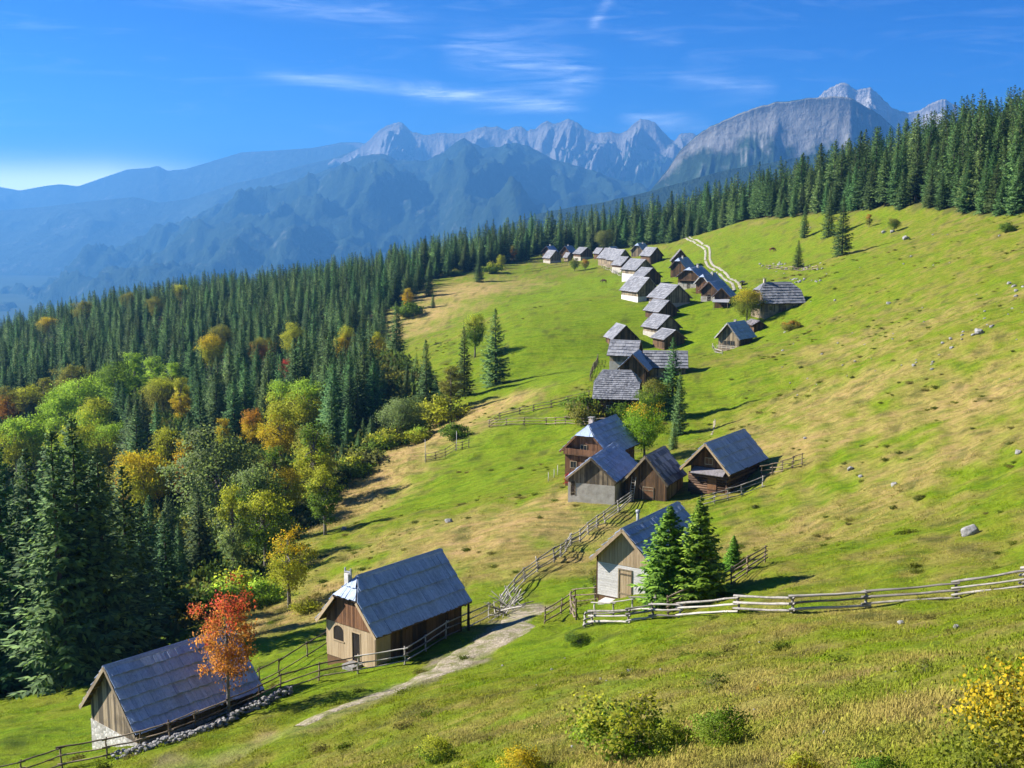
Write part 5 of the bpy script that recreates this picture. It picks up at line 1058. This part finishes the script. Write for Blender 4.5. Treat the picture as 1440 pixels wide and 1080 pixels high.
fence('three-rail fence running along the stone wall before the lowest hut', [(-30, 1112), (30, 1098), (88, 1080), (150, 1067), (197, 1056), (240, 1043), (275, 1030), (322, 1011), (365, 991), (394, 977), (448, 957), (503, 948)], 3, 1.2, W_FENCE2, .048, 1)
fence('three-rail fence beside the shaded long wall of the half-hipped hut', [(503, 948), (570, 934), (599, 916), (627, 899), (658, 884), (688, 870)], 3, 1.15, W_FENCE, .05, 2)
fence('two-rail fence on the meadow below the half-hipped hut', [(352, 972), (366, 962), (393, 949), (432, 924), (461, 908)], 2, 1.1, W_FENCE2, .05, 3)
fence('rough pole fence climbing from the brushwood heap to the huts', [(706, 858), (722, 834), (738, 818), (757, 805), (780, 791), (803, 768), (828, 752), (851, 737), (870, 721), (888, 706)], 4, 1.25, W_FENCE, .06, 4, .2, wild=.14, sub=2.6)
fence('short grey fence at the gate left of the whitewashed hut', [(766, 877), (789, 864), (809, 851), (838, 845)], 3, 1.1, W_FENCE2, .05, 5)
fence('long white log fence across the slope to the right picture border', [(822, 882), (833, 878), (885, 876), (918, 870), (956, 869), (1037, 862), (1115, 862), (1218, 855), (1345, 842), (1440, 826), (1530, 812)], 3, .95, W_FENCE, .075, 6, wild=.04)
fence('inner log fence right before the whitewashed hut', [(836, 868), (862, 866), (890, 862), (920, 860)], 2, 1.0, W_FENCE, .06, 16)
fence('dark four-rail fence behind the young spruces', [(940, 866), (982, 847), (1004, 836), (1029, 823), (1050, 808), (1076, 791)], 4, 1.25, W_FENCE2, .055, 7)
fence('rail fence along the shaded side of the dark log hut', [(985, 713), (1005, 708), (1024, 703), (1043, 698), (1072, 686)], 3, 1.2, W_FENCE, .055, 8)
fence('rail fence ending on the hillside behind the dark log hut', [(1071, 673), (1086, 669), (1099, 665), (1114, 660), (1128, 655)], 3, 1.3, W_FENCE2, .055, 9, .15)
fence('weathered fence on the upper side of the meadow enclosure', [(688, 601), (703, 591), (731, 583), (750, 579), (775, 574), (797, 569), (828, 561)], 3, 1.25, W_FENCE2, .065, 10, sub=3.2)
fence('weathered fence on the lower side of the meadow enclosure', [(688, 602), (712, 599), (737, 598), (768, 598), (795, 598), (820, 599), (858, 600)], 3, 1.25, W_FENCE2, .065, 11, sub=3.0)
fence('little garden fence with slanting pickets below the dry grass', [(599, 650), (612, 648), (626, 643), (641, 634), (650, 632), (659, 630)], 3, 1.3, W_FENCE2, .05, 12)
fence('short fence beside the lower striped silver roof', [(841, 507), (835, 521), (830, 536)], 3, 1.3, W_FENCE2, .06, 13, sub=3)
fence('fence along the meadow rim at the left end of the village', [(738, 384), (760, 381), (790, 375), (806, 372)], 2, 1.3, W_FENCE2, .08, 14, sub=5)
fence('pale fence below the upper left row of huts', [(846, 376), (858, 380), (872, 388), (884, 393)], 2, 1.2, W_FENCE, .08, 15, sub=4)
fence('low pale fence on the grass left of the lone chalet', [(1002, 488), (1006, 496), (1016, 498)], 2, .8, W_FENCE, .07, 17)
fence('stone-lined pen fence around the small pasture spruce', [(1078, 377), (1100, 379), (1122, 381), (1150, 378)], 2, .8, W_FENCE2, .1, 18, sub=4)
for bx, by, ty, lb in [(598, 651, 617, 'tall white pole at the left corner of the garden fence'), (642, 635, 606, 'tall white pole at the right side of the garden fence'), (771, 677, 664, 'white marker stake, lowest of four on the meadow'), (779, 672, 660, 'white marker stake, second of four on the meadow'), (784, 668, 654, 'white marker stake, third of four on the meadow'), (797, 655, 638, 'white marker stake next to the tall red-brown house')]:
    x, y = at(bx, by); z = gz(x, y); t = empty('marker_stake', (x, y, z)); tag(t, lb, 'stake'); H = (by - ty) / FPX * y
    MB().tube([(0, 0, -.2), (.03, 0, H * .5), (.02, .02, H)], [.05, .045, .035], 7).obj('shaft', W_WHITE, t, True); MB().tube([(.02, .02, H), (.02, .02, H + .06)], [.05, .04], 7).obj('cap', W_FENCE, t, True)
# gate hurdle left of the whitewashed hut
x, y = at(810, 872); g = empty('field_gate', (x, y, gz(x, y)), R(100)); tag(g, 'narrow dark wooden gate at the fence corner', 'gate')
for dx in (0, 1.5): log('post', (dx, 0, -.3), (dx, 0, 1.5), .08, W_FENCE2, g)
for k in range(4): log('rail', (-.1, .07, .25 + k * .36), (1.6, .07, .25 + k * .36), .045, W_FENCE2, g)
log('brace', (0, .12, .2), (1.5, .12, 1.35), .045, W_FENCE2, g)
# brushwood heap
rnd = random.Random(4)
x, y = at(704, 868); hp = empty('brushwood_heap', (x, y, gz(x, y))); tag(hp, 'tangled heap of grey poles at the bend of the track', 'brushwood')
for k in range(34):
    a = rnd.uniform(0, 6.28); l = rnd.uniform(1.2, 2.8); cx, cy_ = rnd.uniform(-.5, 1.3), rnd.uniform(-1, 3.2); tl = rnd.uniform(.2, 1.6)
    zc = gz(x + cx, y + cy_) - gz(x, y)
    log('pole', (cx - math.cos(a) * l / 2, cy_ - math.sin(a) * l / 2, zc + .02), (cx + math.cos(a) * l / 2, cy_ + math.sin(a) * l / 2, zc + tl), rnd.uniform(.03, .055), W_FENCE, hp, rnd)
# ------------------------------------------------------------------ rocks
def rock_mesh(seed, n=7, name='rock'):
    r = np.random.default_rng(seed); V = []; idx = {}; F = []
    def vert(p):
        k = tuple(np.round(p, 5))
        if k not in idx: idx[k] = len(V); V.append(p)
        return idx[k]
    for ax in range(3):
        for sg in (-1, 1):
            for i in range(n):
                for j in range(n):
                    q = []
                    for a, b in ((0, 0), (1, 0), (1, 1), (0, 1)):
                        p = np.zeros(3); p[ax] = sg; p[(ax + 1) % 3] = -1 + 2 * (i + a) / n; p[(ax + 2) % 3] = -1 + 2 * (j + b) / n; q.append(vert(p / np.linalg.norm(p)))
                    F.append(q if sg > 0 else q[::-1])
    V = np.array(V); d = 1 + .35 * noise2(V[:, 0] * 1.4 + seed * 7, V[:, 1] * 1.4 + V[:, 2] * 1.9) + .16 * noise2(V[:, 0] * 3.5 + seed, V[:, 2] * 3.5 - V[:, 1] * 3)
    for k in range(7):                      # flat fracture faces
        nrm = r.normal(0, 1, 3); nrm /= np.linalg.norm(nrm); c = r.uniform(.62, .9); s = (V * d[:, None]) @ nrm; d = np.where(s > c, d * c / np.maximum(s, 1e-6), d)
    V = V * d[:, None] * np.array([1, .8, .68]); return mesh_np(name, V, F, [M_ROCK], smooth_=False)
ROCKS = [rock_mesh(s) for s in (1, 2, 3, 4)]
def rock(px_, py_, w, label, group=None, i=None, tall=1.0):
    x, y = at(px_, py_); s = w / FPX * y / 2; o = link(bpy.data.objects.new('rock', ROCKS[i if i is not None else rnd.randrange(4)])); o.location = (x, y, gz(x, y) + s * .22 * tall); o.scale = (s, s, s * tall); o.rotation_euler = (rnd.uniform(-.2, .2), rnd.uniform(-.2, .2), rnd.uniform(0, 6.28)); tag(o, label, 'rock', group)
rock(1365, 752, 27, 'big grey limestone boulder alone on the right slope', None, 1, 1.25)
for a, b, w, lb in [(484, 746, 11, 'white rock on the meadow above the half-hipped hut roof'), (631, 735, 13, 'flat white rock right in the middle of the lower meadow'), (1432, 638, 12, 'pale rock close to the right picture border'), (1195, 661, 12, 'pale rock left of two others on the right slope'), (1210, 671, 8, 'small white rock below the pale one on the right slope'), (1257, 683, 12, 'grey rock right of the pair on the right slope'), (1132, 618, 6, 'small pale rock above the hillside fence end'), (885, 944, 9, 'pale stone in the straw grass above the big bush'), (776, 942, 5, 'small white stone in the grass beside the track'), (1160, 1032, 9, 'white stone in the grass left of the yellow bush'), (805, 1051, 7, 'white stone left of the big green bush'), (1242, 1060, 8, 'pale stone at the lower picture border'), (1345, 883, 12, 'flat pale stone below the white log fence'), (1267, 878, 12, 'pale stone under the third fence bay from the right'), (1273, 337, 13, 'grey boulder at the tip of the long spruce shadow'), (1243, 328, 8, 'boulder under the round bush-like pasture tree'), (1255, 327, 8, 'boulder right under the round bush-like pasture tree'), (1250, 428, 8, 'pale stone in the middle of the right pasture'), (1376, 469, 16, 'outcrop of pale rock on the right pasture rim')]:
    rock(a, b, w, lb)
rg = random.Random(12)
for k in range(44):
    a, b = rg.uniform(1090, 1438), rg.uniform(318, 560)
    if b < 300 + (1440 - a) * .02: continue
    rock(a, b, rg.uniform(2, 4.6), 'small pale stone lying in the grass of the right pasture', 'stones strewn over the right pasture')
for k in range(26):
    a = rg.uniform(1060, 1160); rock(a, 374 + rg.uniform(-4, 6) + (a - 1110) * .02, rg.uniform(3, 5.5), 'grey stone in the line around the small pasture spruce', 'stones lined up around the small pasture spruce')
for k in range(16):
    a = rg.uniform(1105, 1155); rock(a, 395 + rg.uniform(-2, 3), rg.uniform(3, 5.5), 'grey stone in the row behind the large farmhouse', 'stones in the row behind the large farmhouse')
for k in range(26):
    q = rg.random(); rock(1290 + 150 * q + rg.uniform(-14, 14), 525 - 125 * q + rg.uniform(-12, 12), rg.uniform(3, 8), 'pale stone of the rock band rising to the right border', 'stones of the rock band at the right border')
for k in range(22):
    rock(rg.uniform(640, 1300), rg.uniform(890, 1075), rg.uniform(2.5, 5), 'tiny white stone half buried in the foreground grass', 'white stones in the foreground grass')
# dry stone wall below the fence of the lowest hut
wl = [at(*p) for p in [(160, 1066), (197, 1058), (240, 1045), (275, 1032), (322, 1013), (365, 993), (405, 974)]]
V = []; F = []; base_me = rock_mesh(9, 3, 'stone'); bv = np.array([v.co for v in base_me.vertices]); bf = [tuple(p.vertices) for p in base_me.polygons]
for (a, b) in zip(wl[:-1], wl[1:]):
    L = math.hypot(b[0] - a[0], b[1] - a[1])
    for k in range(int(L * 22)):
        q = rnd.random(); x = a[0] + (b[0] - a[0]) * q + rnd.uniform(-.3, .3) + .15; y = a[1] + (b[1] - a[1]) * q + rnd.uniform(-.3, .3) - .25; s = rnd.uniform(.08, .2); an = rnd.uniform(0, 6.28)
        z = gz(x, y) + rnd.uniform(0, .42); n0 = len(V); ca, sa = math.cos(an), math.sin(an)
        V += [(x + (p[0] * ca - p[1] * sa) * s, y + (p[0] * sa + p[1] * ca) * s, z + p[2] * s) for p in bv]; F += [tuple(i + n0 for i in f) for f in bf]
sw_ = empty('dry_stone_wall', (0, 0, 0)); tag(sw_, 'low dry wall of pale rubble along the fence before the lowest hut', 'stone wall')
me = bpy.data.meshes.new('stones'); me.from_pydata(V, [], F); me.materials.append(M_ROCK); so = child('stones', me, sw_); so['kind'] = 'stuff'
# ------------------------------------------------------------------ foreground shrubs
FB = [broad_proto(2, 1.25, .95, .95, 70, 62, .105, s, .012, .02, stems=6) for s in (61, 62)]
FS = broad_proto(2, 1.1, .9, 1.0, 26, 34, .11, 64, .012, .02, stems=6)
FY = broad_proto(2.6, 1.1, 1.2, 1.35, 130, 62, .072, 66, .012, .02, stems=7)
for cx, ty, by, lb, c, t2, p, w in [(880, 966, 1062, 'big leafy green bush in the foreground grass', (.19, .28, .025), (.32, .32, .03), FB[0], 1.35), (945, 1005, 1062, 'darker bush touching the big foreground bush', (.14, .22, .022), (.24, .27, .025), FB[1], 1.1), (1012, 978, 1045, 'round green bush right of the big foreground bush', (.2, .27, .025), (.16, .24, .025), FB[1], 1.05), (1000, 936, 974, 'sparse twiggy bush above the foreground bushes', OLIVE, GRN, FS, 1.3), (615, 1024, 1072, 'small green bush in the lower middle of the slope', (.16, .24, .025), YGR, FB[1], .9), (735, 1042, 1092, 'yellow-green bush cut by the lower picture border', YGR, YEL, FB[1], 1.2), (1128, 1042, 1095, 'yellow bush sprouting at the lower picture border', YEL, YGR, FB[0], .9), (1235, 1048, 1100, 'dark leafy sprouts at the lower picture border', (.13, .23, .02), (.13, .23, .02), FB[1], 1.2), (660, 1058, 1085, 'tiny yellowish bush near the lower border', YEL, YGR, FS, 1.1), (1300, 915, 945, 'grey-green herb clump below the white fence', OLIVE, OLIVE, FS, 1.3), (812, 885, 905, 'low dark green bush in front of the gate', GRN, GRN, FB[0], 1.6), (1072, 950, 975, 'small orange-leaved sprout in the straw grass', ORA, YGR, FS, .8)]:
    broad_px(cx, ty, 0, lb, c, t2, p, w, by=by, name='bush', cat='bush')
place_tree('bush', 'large yellow autumn bush in the lower right corner', 'bush', None, *FY, *at(1400, 1150), 1.75, .9, col=(.17, .20, .022), tint2=(.52, .38, .02), thr=.68)
place_tree('bush', 'second yellow autumn bush at the right picture border', 'bush', None, *FY, *at(1475, 1130), 1.8, .95, col=(.24, .24, .025), tint2=(.52, .36, .02), thr=.66)
rg = random.Random(5)
for k in range(20):
    a, b = rg.uniform(1060, 1436), rg.uniform(420, 800)
    x, y = at(a, b); place_tree('bush', 'low dark shrub tuft scattered on the right slope', 'shrub', 'low shrub tufts on the right slope', *rg.choice(BSH), x, y, rg.uniform(.22, .5), rg.uniform(.9, 1.5), col=(.10, .13, .02), tint2=OLIVE)
# ------------------------------------------------------------------ grazing cattle
def cow(px_, py_, label, rz, col):
    x, y = at(px_, py_); t = empty('cow', (x, y, gz(x, y)), rz); tag(t, label, 'cow')
    S = [((-.75, 0, 1.05), .30), ((-.3, 0, 1.02), .36), ((.2, 0, 1.02), .36), ((.62, 0, 1.1), .29), ((.95, 0, 1.0), .17), ((1.2, 0, .6), .14), ((1.38, 0, .32), .09),
         ((.55, .2, .7), .13), ((.55, .2, .4), .07), ((.58, .2, .03), .06), ((.55, -.2, .7), .13), ((.5, -.2, .4), .07), ((.52, -.2, .03), .06),
         ((-.72, .2, .75), .16), ((-.82, .2, .42), .07), ((-.78, .2, .03), .06), ((-.72, -.2, .75), .16), ((-.84, -.2, .42), .07), ((-.8, -.2, .03), .06), ((-1.02, 0, 1.0), .05), ((-1.08, 0, .5), .03),
         ((1.12, .2, .78), .04), ((1.12, -.2, .78), .04)]
    E_ = [(0, 1), (1, 2), (2, 3), (3, 4), (4, 5), (5, 6), (3, 7), (7, 8), (8, 9), (3, 10), (10, 11), (11, 12), (0, 13), (13, 14), (14, 15), (0, 16), (16, 17), (17, 18), (0, 19), (19, 20), (5, 21), (5, 22)]
    me = bpy.data.meshes.new('body'); me.from_pydata([s[0] for s in S], E_, []); o = child('body', me, t)
    m, nt, out = new_mat('cow_hide'); pbsdf(nt, out, MIX(nt, RAMP(nt, N(nt, 'ShaderNodeTexNoise', {'Vector': N(nt, 'ShaderNodeTexCoord').outputs['Object'], 'Scale': 1.6}).outputs[0], [(.45, 0), (.55, 1)]), col, tuple(c * .6 for c in col)), .8); me.materials.append(m)
    md = o.modifiers.new('skin', 'SKIN')
    for v, s in zip(me.skin_vertices[0].data, S): v.radius = (s[1], s[1])
    me.skin_vertices[0].data[2].use_root = True; md.use_smooth_shade = True; o.modifiers.new('sub', 'SUBSURF').levels = 1; o.modifiers['sub'].render_levels = 1
cow(849, 398, 'dark brown cow grazing on the meadow left of the huts', R(160), (.10, .05, .03))
cow(1086, 354, 'small reddish cow grazing on the upper pasture', R(20), (.25, .10, .05))
# flowers at the barn corner
fl = empty('flower_box', (9.86, 128.1, -30.6), R(69.4)); tag(fl, 'pink and red flowers hanging at the corner of the low barn', 'flowers')
MB().box(-3.6, -2.2, 2.75, 3.05, 1.15, 1.4).obj('planter', W_DARK, fl)
Q = []
for k in range(160):
    c_ = np.array([rnd.uniform(-3.8, -2.0), rnd.uniform(2.6, 3.35), rnd.uniform(.9, 1.9)]); a_ = np.array([rnd.gauss(0, 1) for _ in range(3)]); a_ /= np.linalg.norm(a_); b_ = np.cross(a_, [.3, .5, .8]); s = rnd.uniform(.07, .15); Q.append([c_ - a_ * s, c_ + b_ * s, c_ + a_ * s, c_ - b_ * s])
M_FLO, nt, out = new_mat('pink_petals'); pbsdf(nt, out, MIX(nt, N(nt, 'ShaderNodeNewGeometry').outputs['Random Per Island'], (.55, .04, .12), (.5, .03, .03)), .7)
child('blossoms', quads_to_mesh('blossoms', np.array(Q), [M_FLO]), fl)['kind'] = 'stuff'
# ------------------------------------------------------------------ grass and undergrowth
gmt, nt, out = new_mat('grass_blades')
tn = N(nt, 'ShaderNodeAttribute', attribute_type='INSTANCER', attribute_name='tint').outputs['Color']
rp = N(nt, 'ShaderNodeNewGeometry').outputs['Random Per Island']
c = N(nt, 'ShaderNodeVectorMath', {0: tn, 3: M(nt, 'ADD', .75, M(nt, 'MULTIPLY', rp, .6))}, operation='SCALE').outputs[0]
gn = N(nt, 'ShaderNodeNewGeometry').outputs['Normal']
nn = N(nt, 'ShaderNodeVectorMath', {0: N(nt, 'ShaderNodeVectorMath', {0: N(nt, 'ShaderNodeVectorMath', {0: gn, 3: .45}, operation='SCALE').outputs[0], 1: (-.1, 0, 1)}, operation='ADD').outputs[0]}, operation='NORMALIZE').outputs[0]
d_ = N(nt, 'ShaderNodeBsdfDiffuse', {'Color': c, 'Normal': nn}); tr_ = N(nt, 'ShaderNodeBsdfTranslucent', {'Color': c})
nt.links.new(N(nt, 'ShaderNodeMixShader', {0: .2, 1: d_.outputs[0], 2: tr_.outputs[0]}).outputs[0], out.inputs[0])
def tuft(seed, n, h, w, spread):
    r = np.random.default_rng(seed); V = []; F = []
    for k in range(n):
        a = r.uniform(0, 6.28); p = np.array([r.normal(0, spread), r.normal(0, spread), -.05]); d = np.array([math.cos(a), math.sin(a), 0]); s = np.array([-d[1], d[0], 0]) * w * r.uniform(.6, 1.3); hh = h * r.uniform(.5, 1.15); ln = r.uniform(.15, .7) * hh
        b = len(V); V += [p - s, p + s, p + d * ln * .35 + [0, 0, hh * .62] + s * .7, p + d * ln * .35 + [0, 0, hh * .62] - s * .7, p + d * ln + [0, 0, hh]]
        F += [(b, b + 1, b + 2, b + 3), (b + 3, b + 2, b + 4)]
    me = bpy.data.meshes.new('grass_form'); me.from_pydata([tuple(v) for v in V], [], F); me.materials.append(gmt); return bpy.data.objects.new('grass_form', me)
TU = [tuft(s, 24, .12, .011, .22) for s in (1, 2)] + [tuft(s, 24, .19, .009, .2) for s in (3, 4)] + [tuft(5, 18, .13, .022, .16)]
def grass_pts(n, r0, r1, a0=-27, a1=27):
    r = np.sqrt(rng.uniform(r0 ** 2, r1 ** 2, n)); a = np.radians(rng.uniform(a0, a1, n)); return np.c_[np.sin(a) * r, np.cos(a) * r]
P = np.vstack([grass_pts(26000, 12, 34), grass_pts(34000, 34, 66), grass_pts(26000, 66, 110), grass_pts(24000, 110, 190), grass_pts(14000, 190, 300)])
P = P[~pip(P[:, 0], P[:, 1], FOREST)]; P = P[seg_dist(P[:, 0], P[:, 1], ROAD) > 1.35]
f_, st_, lu_, n1_, n2_ = veg(P[:, 0], P[:, 1]); patch = noise2(P[:, 0] / 1.7 + 3, P[:, 1] / 1.7) + .6 * st_ + .25 * n1_
k_ = patch > rng.uniform(-.55, .65, len(P)); P, st_, patch = P[k_], st_[k_], patch[k_]
pz_ = ground(P[:, 0], P[:, 1]); tint = ground_col(P[:, 0], P[:, 1]) * rng.uniform(.75, 1.5, (len(P), 1)) * np.array([1.2, 1.18, 1.2])
dist = np.hypot(P[:, 0], P[:, 1]); ix = np.where(st_ > .55, 2 + rng.integers(0, 2, len(P)), np.where(rng.random(len(P)) < .2, 4, rng.integers(0, 2, len(P))))
edst = seg_dist(P[:, 0], P[:, 1], edge_w) + np.where((P[:, 1] > 105) & (st_ > .5), 0, 99)
sc_ = rng.uniform(.65, 1.25, len(P)) * (1 + np.clip((dist - 60) / 130, 0, 1) * .5) * np.clip((310 - dist) / 120, .25, 1) * np.where(lu_[k_] > .5, .7, 1.0)
scatter('meadow_grass', np.c_[P, pz_], np.c_[sc_, sc_, sc_ * rng.uniform(.4, .85, len(P)) * np.where(edst < 14, 2.2, 1)], np.c_[rng.uniform(-.15, .15, (len(P), 2)), rng.uniform(0, 6.28, len(P))], ix, TU, 'mown and dry meadow grass tufts over the hillside', tint)
# undergrowth in the wood
ug = []
for s in (81, 82, 83):
    r = np.random.default_rng(s); m_ = 420; Pq = r.normal(0, 1, (m_, 3)) * [.6, .6, .28] + [0, 0, .5]; a = r.normal(0, 1, (m_, 3)); a /= np.linalg.norm(a, axis=1)[:, None]; b = np.cross(a, r.normal(0, 1, (m_, 3))); b /= np.linalg.norm(b, axis=1)[:, None]; s_ = r.uniform(.08, .2, m_)[:, None]
    ug.append(bpy.data.objects.new('undergrowth_form', quads_to_mesh('undergrowth_form', np.stack([Pq - a * s_, Pq + b * s_ * .7, Pq + a * s_, Pq - b * s_ * .7], 1), [gmt])))
U = np.c_[rng.uniform(-130, 0, 9000), rng.uniform(60, 330, 9000)]; U = U[pip(U[:, 0], U[:, 1], FOREST)]
ue = seg_dist(U[:, 0], U[:, 1], edge_w); U = U[(ue < 9) | (rng.random(len(U)) < .55)]
cu = np.array([(.06, .10, .02), (.10, .15, .025), (.16, .17, .03), (.09, .10, .03)])[rng.integers(0, 4, len(U))] * rng.uniform(.7, 1.3, (len(U), 1)); su = rng.uniform(.7, 2.2, len(U))
scatter('undergrowth', np.c_[U, ground(U[:, 0], U[:, 1]) - .1], np.c_[su, su, su * rng.uniform(.7, 1.5, len(U))], np.c_[np.zeros((len(U), 2)), rng.uniform(0, 6.28, len(U))], rng.integers(0, 3, len(U)), ug, 'low green undergrowth on the floor of the left wood', cu)

# darker herb tussocks in the pasture
n_ = 9000; T = grass_pts(n_, 24, 330, -25, 27); T = T[~pip(T[:, 0], T[:, 1], FOREST)]
cl_ = noise2(T[:, 0] / 11 + 2, T[:, 1] / 11) + .6 * noise2(T[:, 0] / 3.1, T[:, 1] / 3.1 + 9); lu2 = veg(T[:, 0], T[:, 1])[2]
kk = (cl_ > rng.uniform(.0, .8, len(T))) & (lu2 < .6); T = T[kk]
ct = np.array([(.075, .105, .012), (.10, .12, .015), (.14, .13, .03)])[rng.integers(0, 3, len(T))] * rng.uniform(.7, 1.3, (len(T), 1)); stt = rng.uniform(.12, .42, len(T))
scatter('pasture_tussocks', np.c_[T, ground(T[:, 0], T[:, 1]) - .05], np.c_[stt, stt, stt * rng.uniform(.35, .8, len(T))], np.c_[np.zeros((len(T), 2)), rng.uniform(0, 6.28, len(T))], rng.integers(0, 3, len(T)), ug, 'small dark herb tussocks dotted over the pasture', ct)
